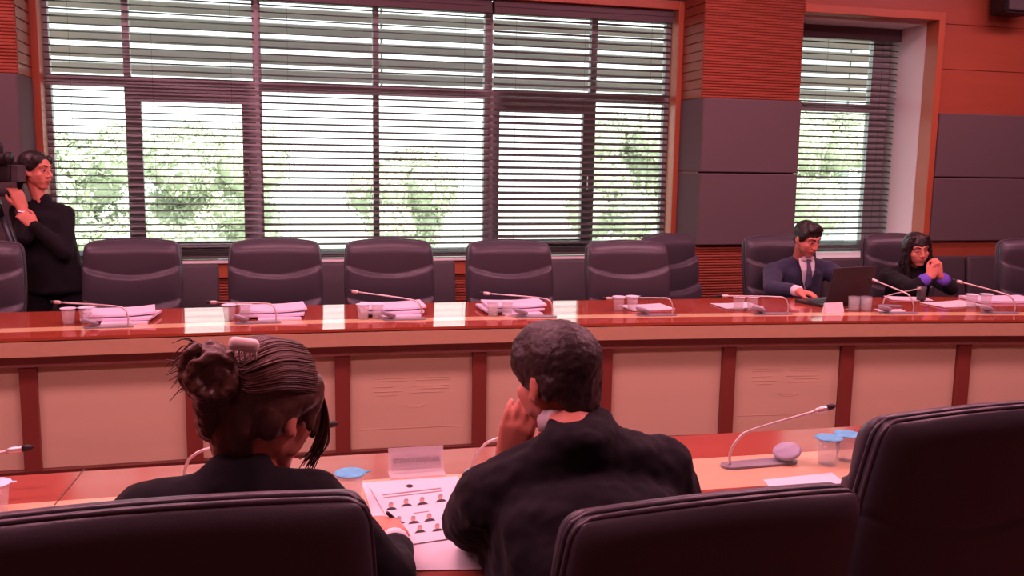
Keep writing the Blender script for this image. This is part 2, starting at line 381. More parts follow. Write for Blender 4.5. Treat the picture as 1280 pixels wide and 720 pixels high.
# ---- ceiling lights
for i, (x, y) in enumerate(LAMPS):
    t = thing('ceiling_light', 'long pink white ceiling light panel out of frame', 'ceiling light', (x,y,CZ), 0, 'ceiling light panels')
    obj('housing', box(NB(), (0,0,-0.03), (1.5,0.5,0.06), bev=0.006), 'white_paint', t)
    obj('diffuser', box(NB(), (0,0,-0.062), (1.42,0.42,0.008)), 'diffuser', t)
    ld = bpy.data.lights.new('ceiling lamp', 'AREA'); ld.shape = 'RECTANGLE'; ld.size = 1.4; ld.size_y = 0.4; ld.energy = LAMP_W*(1.0 if y < 4 else 0.58); ld.color = LAMP_COL
    lo = bpy.data.objects.new('lamp', ld); COL.objects.link(lo); lo.parent = t; lo.location = (0,0,-0.08)
# ---- outdoors
struct('ground', bx(-30,60,7.6,90,-3.2,-3.0), 'ground')
for i in range(5):
    pass
def tree(x, y, h, rr, label, seed):
    rnd = random.Random(seed)
    t = thing('tree', label, 'tree', (x,y,-3.0), 0, 'trees outside the windows')
    b = NB(); tube(b, [(0,0,0),(0.1,0,h*0.4),(0,0.1,h*0.8)], [0.22,0.17,0.08], 8); obj('trunk', b, 'bark', t, True)
    b = NB(); cl = []
    for k in range(16):
        a = rnd.uniform(0,2*PI); q = rr*rnd.uniform(0.0,0.8)
        cl.append((V((math.cos(a)*q, math.sin(a)*q, h*0.72+rnd.uniform(-0.55,0.95)*rr*0.8)), rr*rnd.uniform(0.28,0.45)))
    for c, q in cl: merge(b, ico(c, q*0.86, 3))
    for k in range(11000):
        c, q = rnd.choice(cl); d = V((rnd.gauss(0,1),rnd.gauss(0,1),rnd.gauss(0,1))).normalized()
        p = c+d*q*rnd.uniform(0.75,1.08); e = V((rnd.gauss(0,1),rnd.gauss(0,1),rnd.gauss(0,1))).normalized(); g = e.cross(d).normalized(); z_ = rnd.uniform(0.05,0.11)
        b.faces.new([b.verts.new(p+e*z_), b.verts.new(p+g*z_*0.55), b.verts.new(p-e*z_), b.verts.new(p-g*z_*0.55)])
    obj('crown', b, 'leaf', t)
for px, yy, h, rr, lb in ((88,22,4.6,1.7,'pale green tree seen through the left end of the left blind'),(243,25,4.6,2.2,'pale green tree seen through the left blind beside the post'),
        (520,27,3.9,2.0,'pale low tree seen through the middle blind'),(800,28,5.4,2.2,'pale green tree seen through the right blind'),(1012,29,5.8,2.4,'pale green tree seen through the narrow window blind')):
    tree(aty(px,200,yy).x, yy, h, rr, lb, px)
t = thing('building', 'pale grey block outside behind the left venetian blind', 'building', (aty(225,200,38).x,38,-3))
obj('facade', bx(-1.6,1.6,-3,3,0,6.8), 'facade', t)
for i in range(1):
    for k in range(2): obj('window', bx(-0.6+i*1.9,0.6+i*1.9,-3.05,-3,1.6+k*2.6,3.3+k*2.6), 'facade_glass', t)
t = thing('building', 'pale blue grey building edge outside behind the narrow window blind', 'building', (aty(1062,200,31).x+3.6,34,-3))
obj('facade', bx(-3.6,5,-3,3,0,14), 'facade', t)
for i in range(3):
    for k in range(4): obj('window', bx(-2.9+i*1.9,-1.7+i*1.9,-3.05,-3,1.6+k*2.8,3.3+k*2.8), 'facade_glass', t)
def louvres(x0, x1, z0, n, pitch, label, y=7.9):
    t = thing('sun_louvre', label, 'louvre', ((x0+x1)/2,y,z0), 0, 'outdoor sun louvres')
    b = NB()
    for i in range(n): merge(b, box(NB(), (0,0,i*pitch), (x1-x0,0.05,0.082), Matrix.Rotation(0.25,4,'X'), bev=0.006))
    obj('blades', b, 'fin', t)
    for x in (x0+0.02, (x0+x1)/2, x1-0.02):
        obj('rod', tube(NB(), [(x-(x0+x1)/2,0.04,-0.1),(x-(x0+x1)/2,0.04,n*pitch)], 0.012, 6), 'fin', t)
louvres(-2.0, 3.9, 2.27, 7, 0.122, 'grey outdoor sun louvre across the top of the wide window')
louvres(4.3, 6.6, 2.27, 7, 0.122, 'grey outdoor sun louvre across the top of the narrow window')

# ------------------------------------------------------------------ counters
def yf(x): return 4.635 - (0.018*(x+0.6)**2 if x > -0.6 else 0)
def yb(x): return 5.41 - (0.013*(x+0.6)**2 if x > -0.6 else 0)
def band(xs, fa, fb, z0, z1):                     # curved slab between two y-curves
    b = NB(); P = []
    for x in xs: P.append((b.verts.new((x,fa(x),z0)), b.verts.new((x,fb(x),z0)), b.verts.new((x,fb(x),z1)), b.verts.new((x,fa(x),z1))))
    for a, c in zip(P[:-1], P[1:]):
        for k in range(4): b.faces.new((a[k],a[(k+1)%4],c[(k+1)%4],c[k]))
    b.faces.new(P[0]); b.faces.new(P[-1][::-1]); return b
xs = [-4.5+0.175*i for i in range(60)]
TZ = 0.76
t = thing('conference_counter', 'long red wood counter with beige front panels across the room under the windows', 'counter', (0,4.7,0))
def cobj(name, b, m, par=t, smooth=False): return obj(name, b, m, par, smooth, world=True)
wt = cobj('worktop', band(xs, lambda x: yf(x)+0.0, yb, TZ-0.014, TZ), 'top_red')
obj('inlay_strip', band(xs, lambda x: yf(x)+0.165+0.0, lambda x: yf(x)+0.275, TZ-0.005, TZ+0.0006), 'inlay', wt).location = (0,-4.7,0)
cobj('shadow_gap', band(xs, lambda x: yf(x)+0.012, lambda x: yf(x)+0.05, TZ-0.022, TZ-0.014), 'dark_wood')
cobj('edge_band', band(xs, lambda x: yf(x)-0.004, lambda x: yf(x)+0.06, TZ-0.090, TZ-0.020), 'edge')
cobj('top_rail', band(xs, lambda x: yf(x)+0.05, lambda x: yf(x)+0.10, 0.610, TZ-0.02), 'rail_wood')
cobj('back_panel', band(xs, lambda x: yf(x)+0.125, lambda x: yf(x)+0.14, 0.0, TZ-0.014), 'dark_wood')
cobj('plinth', band(xs, lambda x: yf(x)+0.05, lambda x: yf(x)+0.12, 0.0, 0.10), 'dark_wood')
PX = [-4.65, -3.95, -3.24,-2.53,-1.82,-1.115,-0.375,0.355,1.07,1.762,2.467,3.162,3.86,4.555,5.25,5.7]
for i, x in enumerate(PX[1:-1]):
    cobj('post', box(NB(), (x, yf(x)+0.085, 0.34), (0.076,0.05,0.56), math.atan(-0.036*max(0,x+0.6)), 0.003), 'post_wood')
for i, (a, c) in enumerate(zip(PX[1:-2], PX[2:-1])):
    xm = (a+c)/2; ang = math.atan((yf(c)-yf(a))/(c-a)); y = (yf(a)+yf(c))/2+0.098
    pn = cobj('front_panel', box(NB(), (xm,y,0.36), ((c-a)-0.07,0.02,0.52), ang, 0.002), 'beige')
    if i in (5+1, 5+4):                            # carved emblem: rules with an arc below
        b = NB()
        for k, (zz, s0, s1) in enumerate(((0.475,-0.2,-0.02),(0.475,0.03,0.2),(0.462,-0.2,-0.03),(0.462,0.02,0.2),(0.415,0.05,0.2),(0.405,-0.2,-0.05),(0.395,0.0,0.17),(0.385,-0.18,-0.08),(0.43,-0.2,-0.09),(0.43,0.0,0.2))):
            merge(b, box(NB(), ((s0+s1)/2,-0.0105,zz), (s1-s0,0.002,0.0022)))
        for rr in (0.085, 0.07):
            tube(b, [(0.02+rr*math.sin(q),-0.0105,0.36-rr*0.55*math.cos(q)) for q in [(-1.0+2.0*j/14) for j in range(15)]], 0.0014, 6)
        merge(b, box(NB(), (0,-0.0105,0.205), (0.55,0.002,0.002)))
        b.transform(Matrix.Translation((xm,y,0)) @ Matrix.Rotation(ang,4,'Z'))
        e = obj('carved_emblem', b, 'beige', None); e.parent = pn; e.location = (0,-4.7,0)
# near table
def n2(x): return 2.625 - 0.022*max(0,x+0.3) - 0.006*max(0,x-0.5)**2
def n1(x): return n2(x)-0.875
xn = [-2.6+0.15*i for i in range(44)]
t2 = thing('conference_table', 'near red wood conference table with pale inlay strip where the two sit', 'table', (0,2.2,0))
def nobj(name, b, m): return obj(name, b, m, t2, False, world=True)
wt2 = nobj('worktop', band(xn, n1, n2, TZ-0.03, TZ), 'top_red_near')
obj('inlay_strip', band(xn, lambda x: n2(x)-0.465, lambda x: n2(x)-0.222, TZ-0.005, TZ+0.0008), 'inlay_near', wt2).location = (0,-2.2,0)
for (p0, p1) in (((105,587),(68,632)),((1068,538),(1078,560))):
    a = atz(*p0,TZ); c = atz(*p1,TZ); d = (c-a); 
    obj('joint_line', box(NB(), ((a+c)/2+V((0,-2.2,0.0008))), (d.length,0.003,0.002), math.atan2(d.y,d.x)), 'dark_wood', wt2)
nobj('edge_band', band(xn, lambda x: n2(x)-0.05, lambda x: n2(x)+0.003, TZ-0.09, TZ-0.03), 'edge')
nobj('front_panel', band(xn, lambda x: n2(x)-0.12, lambda x: n2(x)-0.09, 0.08, TZ-0.03), 'beige')
nobj('plinth', band(xn, lambda x: n2(x)-0.13, lambda x: n2(x)-0.08, 0.0, 0.08), 'dark_wood')

# ------------------------------------------------------------------ chairs
def chair_profile():
    nu, nv = 28, 84
    z0, h = 0.46, 0.63
    def base(u, v):
        wv = 0.232 + 0.045*math.sin(PI*min(1,v*0.72+0.05)); vc = 0.93
        if v > vc: wv *= 1-0.10*(1-math.sqrt(max(0,1-((v-vc)/(1-vc))**2)))
        if v < 0.08: wv *= 1-0.15*(1-v/0.08)**2
        z = z0+v*h + 0.018*v**6*(1-u*u)
        lean = -0.20 - 0.10*v - 0.02*v*v - 0.035*(1-u*u)*0 + 0.03*u*u
        return u*wv, lean, z
    return nu, nv, base, z0, h
def exec_chair(label, group):
    t = thing('conference_chair', label, 'chair', (0,0,0), 0, group)
    nu, nv, base, z0, h = chair_profile()
    T = lambda k: math.tanh(k)
    def sheet(f, flip):
        b = NB(); g = [[None]*(nu+1) for _ in range(nv+1)]
        for j in range(nv+1):
            for i in range(nu+1):
                # denser near borders
                uu = math.sin((i/nu*2-1)*PI/2*0.98)/math.sin(PI/2*0.98); vv = 0.5+0.5*math.sin((j/nv*2-1)*PI/2*0.6)/math.sin(PI/2*0.6)
                x, y, z = base(uu, vv); g[j][i] = b.verts.new((x, y+f(uu,vv,z), z))
        for j in range(nv):
            for i in range(nu): b.faces.new((g[j][i],g[j][i+1],g[j+1][i+1],g[j+1][i]))
        edge = [g[0][i] for i in range(nu+1)]+[g[j][nu] for j in range(1,nv+1)]+[g[nv][i] for i in range(nu-1,-1,-1)]+[g[j][0] for j in range(nv-1,0,-1)]
        return b, edge
    def closed(f, y_off):
        b, e = sheet(f, False)
        ring = [b.verts.new((v.co.x, base(0,0)[1]*0+0, v.co.z)) for v in e]
        for q, v in zip(ring, e):
            vv = (v.co.z-z0)/h; q.co.y = v.co.y - f(1,0.5,0)*0 ; 
            q.co.y = q.co.y + y_off
        n = len(e)
        for k in range(n): b.faces.new((e[k],e[(k+1)%n],ring[(k+1)%n],ring[k]))
        b.faces.new(ring)
        return b
    top = z0+h
    def pil(u, v, z):
        ez = (1-abs(u)**9)**0.55 * (1-max(0,(v-0.86)/0.14)**3)
        q = 1-u*u; cuts = [top+0.02, top-0.135-0.06*q, top-0.33-0.05*q, top-0.66]
        for zt_, zb_ in zip(cuts[:-1], cuts[1:]):
            if z <= zt_ and z >= zb_:
                s = (zt_-z)/(zt_-zb_); rise = 1.0 if zt_ > top else min(1, s/0.06)**0.5
                return 0.012+ez*(0.018+0.052*rise*(1-0.75*s**1.7))
        return 0.012
    obj('backrest', closed(pil, -0.02), 'leather', t, True)
    def shell(u, v, z):
        ez = (1-abs(u)**8)**0.5*(1-max(0,(v-0.8)/0.2)**6)
        zl = top-0.20-0.05*(1-u*u)
        return -0.040-0.024*ez + 0.006*math.exp(-((z-zl)/0.006)**2)
    sh = obj('back_shell', closed(shell, 0.028), 'leather', t, True)
    for dy in (-0.014, -0.036):
        b = NB(); pts = []
        for k in range(41): x,y,z = base(-1, 0.1+0.9*k/40); pts.append((x,y+dy,z))
        for k in range(1,29): x,y,z = base(-1+2*k/29, 1); pts.append((x,y+dy,z+0.001))
        for k in range(41): x,y,z = base(1, 1-0.9*k/40); pts.append((x,y+dy,z))
        tube(b, pts, 0.0055, 8); obj('piping', b, 'piping', sh, True)
    b = NB(); box(b, (0,0.03,0.445), (0.50,0.50,0.11), bev=0.04, seg=4); obj('seat', b, 'leather', t, True)
    for s in (-1,1):
        b = NB(); tube(b, spline([(s*0.25,-0.15,0.42),(s*0.30,-0.13,0.50),(s*0.30,-0.10,0.62),(s*0.295,0.15,0.635),(s*0.29,0.17,0.55),(s*0.25,0.16,0.42)],8), 0.017, 8)
        box(b, (s*0.298,0.02,0.645), (0.055,0.26,0.03), bev=0.012, seg=3)
        obj('armrest', b, 'black', t, True)
    b = NB(); tube(b, [(0,0,0.09),(0,0,0.25),(0,0,0.25),(0,0,0.40)], [0.028,0.028,0.018,0.018], 12); box(b, (0,0,0.385), (0.2,0.2,0.03), bev=0.01); obj('gas_column', b, 'chrome', t, True)
    b = NB(); bcs = []
    for k in range(5):
        a = 2*PI*k/5+0.3; c, s_ = math.cos(a), math.sin(a)
        tube(b, [(0.02*c,0.02*s_,0.115),(0.17*c,0.17*s_,0.10),(0.30*c,0.30*s_,0.075)], [0.03,0.024,0.016], 8); bcs.append((0.30*c,0.30*s_))
    obj('star_base', b, 'black', t, True)
    for (x,y) in bcs:
        b = NB(); tube(b, [(x-0.022,y,0.029),(x+0.022,y,0.029)], 0.028, 12); obj('caster', b, 'black', t, True)
    return t
G1 = 'black high-backed chairs along the far counter'
far = [(-1.62,0.06),(-0.785,0.0),(0.04,0.0),(0.725,-0.02),(1.468,-0.03),(2.213,-0.05)]
labels = ['dark leather high-backed chair at the far left end, cut by the frame',
 'dark leather high-backed chair just right of the standing camera operator',
 'dark leather high-backed chair behind the counter, second from the camera operator',
 'dark leather high-backed chair behind the counter, third from the camera operator',
 'dark leather high-backed chair behind the counter, fourth from the camera operator',
 'dark leather high-backed chair in front of the turned chair']
yc = [5.83,5.88,5.81,5.76,5.64,5.52]
proto = None
def put(x, y, rz, label, group, dz=0):
    global proto
    if proto is None:
        proto = exec_chair(label, group); proto.location = (x,y,dz); proto.rotation_euler = (0,0,rz); return proto
    return dup(proto, (x,y,dz), rz, label, group)
for (x, a), y, lb in zip(far, yc, labels): put(x, y-0.30, PI+a, lb, G1)
put(2.87, 5.74, PI+0.50, 'dark leather high-backed chair turned sideways next to the ribbed wall', G1)
put(3.50, 5.84-0.30, PI-0.05, 'dark leather high-backed chair the man in the navy suit sits in', G1)
put(4.52, 5.92-0.30, PI-0.1, 'dark leather high-backed chair behind the long haired woman', G1)
put(5.25, 5.42-0.30, PI-0.25, 'dark leather high-backed chair at the right end, cut by the frame', G1)
G2 = 'black high-backed chairs in the foreground'
put(-0.125, 1.62, -0.02, 'large black leather chair at bottom left, behind the woman with the hair clip', G2, 0.038)
put(0.737, 1.70, 0.05, 'large black leather chair behind the man resting his face on his hand', G2, -0.055).scale = (1.06,1,1)
put(1.42, 1.865, 0.06, 'large black leather chair at bottom right, empty, back to us', G2, 0.022)

def low_chair(label, group):
    t = thing('visitor_chair', label, 'chair', (0,0,0), 0, group)
    b = NB(); box(b, (0,-0.22,0.66), (0.50,0.07,0.44), Matrix.Rotation(0.12,4,'X'), 0.025, 3); obj('backrest', b, 'leather_low', t, True)
    b = NB(); box(b, (0,0.03,0.43), (0.50,0.48,0.08), bev=0.03, seg=3); obj('seat', b, 'leather_low', t, True)
    for s in (-1,1):
        b = NB(); tube(b, spline([(s*0.235,-0.24,0.62),(s*0.24,-0.2,0.40),(s*0.24,0.22,0.38),(s*0.24,0.24,0.03),(s*0.24,-0.2,0.014)],8), 0.013, 8); obj('leg', b, 'black', t, True)
    return t
G3 = 'low dark visitor chairs along the window wall'
lows = [(98,'low dark visitor chair by the window beside the camera operator'),(225,'low dark chair under the window, right of the chair beside the camera operator'),
 (415,'low dark chair under the middle blind, left one'),(526,'low dark chair under the middle blind, right one'),(706,'low dark chair under the right blind'),
 (1062,'low dark chair under the narrow window behind the laptop'),(1172,'low dark chair hidden behind the long haired woman'),(1238,'low dark chair against the cherry wall at far right')]
lp = None
for px, lb in lows:
    yy = 6.55 if px < 900 else 6.42
    p = aty(px, 327, yy)
    if lp is None: lp = low_chair(lb, G3); lp.location = (p.x, yy-0.24, 0); lp.rotation_euler = (0,0,PI)
    else: dup(lp, (p.x, yy-0.24, 0), PI, lb, G3)

# ------------------------------------------------------------------ things on the far counter
def on(p, dz=0.0): return V((p.x, p.y, TZ+0.001+dz))
def mic(base, head, disc, label, group, up=0.07, show_disc=True):
    t = thing('gooseneck_microphone', label, 'microphone', base, 0, group)
    H = V(head)-V(base); D = V(disc)-V(base); L = D.length; a = math.atan2(D.y, D.x); R = Matrix.Rotation(a, 4, 'Z')
    pl = [(-0.028+0.0*k,0) for k in range(0)]
    for k in range(13): q = PI/2+PI*k/12; pl.append((0.026*math.cos(q), 0.026*math.sin(q)))
    for k in range(13): q = -PI/2+PI*k/12; pl.append((L+0.030*math.cos(q), 0.030*math.sin(q)))
    obj('base_plate', prism(NB(), pl, 0.0, 0.007, R), 'mic_base', t)
    mt = Matrix.Translation((D.x, D.y, 0.030)) @ R @ Matrix.Rotation(-0.35, 4, 'Y') @ Matrix.Rotation(0.22, 4, 'X')
    if show_disc: obj('speaker_disc', lathe(NB(), [(0,-0.012),(0.028,-0.010),(0.040,0.0),(0.040,0.006),(0.035,0.010),(0,0.010)], 24, mt), 'mic_disc', t, True)
    hd = V((H.x,H.y,0)).normalized()
    P = spline([V((0,0,0.008)), V((0,0,up*0.7)), V((0,0,up))+hd*0.02+V((0,0,0.02)), V((0,0,up+0.03))+(H-V((0,0,up+0.03)))*0.25, H], 10)
    obj('gooseneck', tube(NB(), P, 0.0042, 8), 'mic', t, True)
    dr = (P[-1]-P[-5]).normalized()
    obj('microphone_head', tube(NB(), [H-dr*0.004, H+dr*0.006, H+dr*0.03, H+dr*0.034], [0.006,0.009,0.009,0.007], 10), 'mic', t, True)
    obj('foam_tip', tube(NB(), [H+dr*0.034, H+dr*0.05, H+dr*0.058], [0.0088,0.0085,0.004], 10), 'black', t, True)
    return t
GM = 'gooseneck microphones on the far counter'
def smid(x): return yf(x)+0.222
mics = [((75,378),160,'far counter microphone bending in front of the chair beside the camera operator'),
 ((270,378),345,'far counter microphone over the second paper stack from the left'),
 ((447,365),527,'far counter microphone over the third paper stack from the left'),
 ((612,367),690,'far counter microphone with its dark neck just above the seated mans head'),
 ((765,373),840,'far counter microphone beside the single loose sheets, before the turned chair'),
 ((910,370),985,'far counter microphone in front of the man in the navy suit'),
 ((1097,352),1141,'far counter microphone rising between laptop and long haired woman'),
 ((1203,353),1268,'far counter microphone at the right end of the counter')]
def pxof(p):
    q = RW.inverted() @ (V(p)-V((0,0,HC))); return 640+FPX*q.x/q.z
for (hx,hy), bxp, lb in mics:
    x = min([-1.5+0.005*k for k in range(1400)], key=lambda x_: abs(pxof((x_, smid(x_), TZ))-bxp))
    for _ in range(4): p = V((x, smid(x), TZ)); 
    h = aty(hx, hy, p.y+0.17)
    dsc = V((x-0.175, smid(x-0.175), TZ))
    mic(on(p), h, on(dsc), lb, GM)
p = aty(1104,374,4.85); mic(V((p.x-0.02, 4.82, TZ+0.001)), aty(1148,361,4.95), V((p.x+0.05,4.775,TZ+0.001)), 'short far counter microphone pointing right in front of the long haired woman', GM, 0.03, False)
def cup(p, label, group, kind='cup', lid='lid_pale', s=1.0):
    t = thing('water_cup' if kind == 'cup' else 'glass_tumbler', label, 'cup' if kind == 'cup' else 'glass', p, 0, group)
    r0, r1, hh = (0.026*s, 0.034*s, 0.078*s) if kind == 'cup' else (0.030, 0.034, 0.085)
    obj('cup_body', lathe(NB(), [(0,0),(r0,0),(r0+0.001,0.004),(r1,hh),(r1-0.0012,hh),(r0-0.001,0.004),(0,0.004)], 22), kind if kind == 'cup' else 'tumbler', t, True)
    obj('water', lathe(NB(), [(0,0.005),(r0-0.002,0.005),(r0+(r1-r0)*0.85-0.002,hh*0.85),(0,hh*0.85)], 22), 'water', t, True)
    if kind == 'cup':
        b = lathe(NB(), [(0,hh+0.0005),(r1+0.004,hh+0.0005),(r1+0.005,hh+0.003),(r1,hh+0.0045),(0,hh+0.004)], 22)
        prism(b, [(r1-0.004,-0.008),(r1+0.016,-0.003),(r1+0.016,0.003),(r1-0.004,0.008)], hh+0.0015, hh+0.0035)
        obj('foil_lid', b, lid, t)
    return t
GC = 'sealed water cups on the far counter'
cups = [(86,405,'left water cup of the pair by the first paper stack'),(108,404,'right water cup of the pair by the first paper stack'),
 (287,400,'left water cup by the second paper stack from the left'),(306,399,'right water cup by the second paper stack from the left'),
 (454,399,'left water cup in front of the third paper stack'),(472,398.5,'right water cup in front of the third paper stack'),
 (616,395,'left water cup in front of the fourth paper stack'),(634,394.5,'right water cup in front of the fourth paper stack'),
 (773,388,'left water cup by the single loose sheets'),(790,387.5,'right water cup by the single loose sheets'),
 (923,388,'left water cup in front of the man in the navy suit'),(940,388,'right water cup in front of the man in the navy suit'),
 (1214,384.5,'left water cup at the right end of the counter'),(1232,384,'right water cup at the right end of the counter')]
for px,py,lb in cups: cup(on(atz(px,py,TZ)), lb, GC)
for px,lb in ((1067,'left glass tumbler in front of the laptop'),(1082,'right glass tumbler in front of the laptop')):
    cup(on(atz(px,388.5,TZ)), lb, 'glass tumblers by the laptop', 'glass')
t = thing('tea_glass', 'dark drinking glass in front of the long haired woman', 'glass', on(atz(1151,376,TZ)))
obj('glass_body', lathe(NB(), [(0,0),(0.026,0),(0.028,0.02),(0.026,0.05),(0.031,0.09),(0.029,0.09),(0.024,0.05),(0.025,0.006),(0,0.006)], 20), 'dark_grey', t, True)
def booklet(c, sx, sy, th, rz, m, label, group, curl=0.0, name='document'):
    b = NB(); n = 12; top = []; bot = []
    for i in range(n+1):
        x = (i/n-0.5)*sx; zz = curl*(2*i/n-1)**2*(1 if i > n/2 else 0.5)
        top.append([b.verts.new((x,-sy/2,zz+th)), b.verts.new((x,sy/2,zz+th))]); bot.append([b.verts.new((x,-sy/2,zz)), b.verts.new((x,sy/2,zz))])
    for i in range(n):
        b.faces.new((top[i][0],top[i+1][0],top[i+1][1],top[i][1])); b.faces.new((bot[i][1],bot[i+1][1],bot[i+1][0],bot[i][0]))
        b.faces.new((bot[i][0],bot[i+1][0],top[i+1][0],top[i][0])); b.faces.new((bot[i+1][1],bot[i][1],top[i][1],top[i+1][1]))
    b.faces.new((bot[0][1],bot[0][0],top[0][0],top[0][1])); b.faces.new((bot[n][0],bot[n][1],top[n][1],top[n][0]))
    o = obj(name, b, m); o.location = c; o.rotation_euler = (0,0,rz); o.matrix_basis = Matrix.Translation(V(c)) @ Matrix.Rotation(rz,4,'Z')
    return tag(o, label, 'document', group)
GD = 'paper stacks on the far counter'
names = ['first','second','third','fourth']
for i, px in enumerate((157, 341, 491, 646)):
    x = atz(px, 394, TZ).x; y = yf(x)+0.46; nm = names[i]
    booklet((x+0.03,y-0.07,TZ+0.001), 0.22,0.24,0.010, 0.05, 'paper_pink', 'bottom small paper of the %s pink paper stack from the left' % nm, GD)
    booklet((x,y,TZ+0.012), 0.34,0.25,0.012, -0.12+0.05*i, 'paper_pink', 'middle booklet of the %s pink paper stack from the left' % nm, GD, 0.004)
    booklet((x-0.01+0.012*i,y+0.02,TZ+0.030), 0.34,0.24,0.010, 0.12-0.06*i, 'paper_pink', 'top booklet of the %s pink paper stack, edges curling up' % nm, GD, 0.010)
GS = 'loose sheets on the far counter'
sheets = [(808,385,0.27,0.21,0.03,'loose white sheet beside the water cups right of the standing pillar of the counter centre','paper'),
 (921,383,0.25,0.20,0.0,'loose white sheet left of the man in the navy suit','paper'),
 (1135,374,0.26,0.16,-0.35,'loose white sheet under the dark drinking glass','paper'),
 (1190,381,0.32,0.20,0.1,'white sheet pile in front of the long haired woman','paper'),
 (1250,376,0.42,0.24,-0.15,'thick white booklet at the right end of the counter','paper_pink'),
 (1112,389,0.16,0.08,-0.3,'small white sheet beside the glass tumblers','paper')]
labs = {0:'loose white sheet beside the water cups in front of the turned chair'}
for i,(px,py,sx,sy,rz,lb,m) in enumerate(sheets):
    p = atz(px,py,TZ)
    booklet((p.x,p.y,TZ+0.001), sx,sy,0.016 if i in (4,) else 0.004, rz, m, labs.get(i,lb), GS, 0.004)
def name_tent(p, wd, hh, rz, label, m='paper', body=None, lean=0.35):
    t = thing('name_plate', label, 'name plate', p, rz)
    b = NB(); dp = hh*math.tan(lean)
    prism(b, [(-dp,0),(dp,0),(0,hh)], -wd/2, wd/2, Matrix(((0,0,1,0),(1,0,0,0),(0,1,0,0),(0,0,0,1))))
    obj('card_holder', b, m, t)
    if body:
        tx = text_bm(body, hh*0.30, 0.0004)
        tx.transform(Matrix.Translation((0,-dp*0.5-0.0008,hh*0.52)) @ Matrix.Rotation(PI/2-lean,4,'X')); obj('lettering', tx, 'ink', t)
    return t
name_tent(on(atz(1041,391,TZ)), 0.13, 0.06, 0.1, 'small white name plate beside the laptop in front of the man in navy')
# laptop
c = V((3.52,4.90,TZ+0.001))
c = on(atz(1058,383,TZ)); t = thing('laptop', 'open dark laptop with its lid towards us, in front of the man in navy', 'laptop', c, PI+0.30)
LW = 0.36
obj('base', box(NB(), (0,-0.125+0.25,0.009) if False else (0,0.125,0.009), (LW,0.25,0.018), bev=0.004), 'screen_back', t)
t.rotation_euler = (0,0,0.22)
b = NB(); box(b, (0,0,0.12), (LW,0.009,0.235), bev=0.003); b.transform(Matrix.Translation((0,0.0,0.016)) @ Matrix.Rotation(0.22,4,'X'))
sc = obj('lid', b, 'screen_back', t)
b = NB(); box(b, (0,0.0055,0.12), (LW-0.03,0.001,0.20)); b.transform(Matrix.Translation((0,0.0,0.016)) @ Matrix.Rotation(0.22,4,'X'))
obj('screen', b, 'black', sc)
b = NB()
for r_ in range(5):
    for k in range(12): merge(b, box(NB(), (-0.15+k*0.0272,0.07+r_*0.022,0.0195), (0.022,0.017,0.003)))
obj('keyboard', b, 'black', t)

# ------------------------------------------------------------------ things on the near table
b0 = atz(912,584,TZ); mic(on(b0), aty(1020,514,2.24), on(atz(983,578,TZ)), 'microphone with round speaker disc on the table before the empty right chair', 'gooseneck microphones on the near table', 0.06)
b1 = atz(232,603,TZ); mic(on(b1), aty(396,534,b1.y), on(V((b1.x+0.17,b1.y-0.01,TZ))), 'microphone half hidden behind the woman with the hair clip', 'gooseneck microphones on the near table', 0.05)
b2 = atz(592,592,TZ); mic(on(b2), aty(705,525,b2.y-0.05), on(V((b2.x+0.19,b2.y-0.01,TZ))), 'microphone arching up behind the man in the foreground', 'gooseneck microphones on the near table', 0.05)
b3 = atz(-125,628,TZ); mic(on(b3), aty(10,564,b3.y), on(V((b3.x+0.15,b3.y,TZ))), 'microphone tip reaching in at the left edge of the picture', 'gooseneck microphones on the near table', 0.05)
GN = 'blue lidded water cups on the near table'
cup(on(atz(1034,581,TZ)), 'front left blue lidded water cup beside the microphone disc', GN, lid='lid', s=1.0)
cup(on(atz(1057,576,TZ)), 'rear blue lidded water cup next to the empty right chair', GN, lid='lid', s=1.0)
cup(on(atz(438,630,TZ)), 'blue lidded water cup beside the woman with the hair clip', GN, lid='lid', s=1.0)
cup(on(atz(-6,645,TZ)), 'pale water cup at the far left edge of the near table', GN, lid='lid_pale', s=1.0)
# name plate
pc = atz(521,593,TZ); t = thing('name_plate', 'clear name plate standing before the printed portrait sheet', 'name plate', on(pc), -0.02)
obj('acrylic_holder', box(NB(), (0,0.012,0.036), (0.152,0.004,0.072), Matrix.Rotation(-0.25,4,'X'), bev=0.001), 'acrylic', t)
obj('foot', box(NB(), (0,0.0,0.002), (0.152,0.06,0.003)), 'acrylic', t)
obj('name_card', box(NB(), (0,0.0155,0.037), (0.138,0.001,0.056), Matrix.Rotation(-0.25,4,'X')), 'plate_card', t)
tx = text_bm('STENOGRAFLAR', 0.0175, 0.0002); tx.transform(Matrix.Translation((0,0.0085,0.037)) @ Matrix.Rotation(-0.25,4,'X') @ Matrix.Rotation(PI/2,4,'X')); obj('lettering', tx, 'ink', t)
# printed sheets
def quad_sheet(c4, z, th, label, name='document', m='paper', cat='document'):
    P = [atz(px,py,z) for px,py in c4]
    c = sum(P, V((0,0,0)))/4
    b = NB(); prism(b, [(p.x-c.x,p.y-c.y) for p in P], 0, th)
    o = obj(name, b, m); o.location = (c.x,c.y,z); o.matrix_basis = Matrix.Translation((c.x,c.y,z)); tag(o, label, cat); return o, c
quad_sheet([(452,604),(572,596),(640,712),(487,714)], TZ+0.0012, 0.002, 'white sheet lying under the printed portrait sheet')
quad_sheet([(566,607),(640,600),(665,640),(584,650)], TZ+0.0036, 0.0015, 'white sheet half under the foreground mans arm')
quad_sheet([(954,600),(1040,591),(1056,604),(965,613)], TZ+0.0016, 0.001, 'blank white sheet lying between the two right foreground chairs')
sh, c = quad_sheet([(462,609),(560,597),(592,669),(504,682)], TZ+0.0054, 0.001, 'printed sheet with rows of small portraits under the womans hand', 'portrait_sheet')
zz = TZ+0.0066
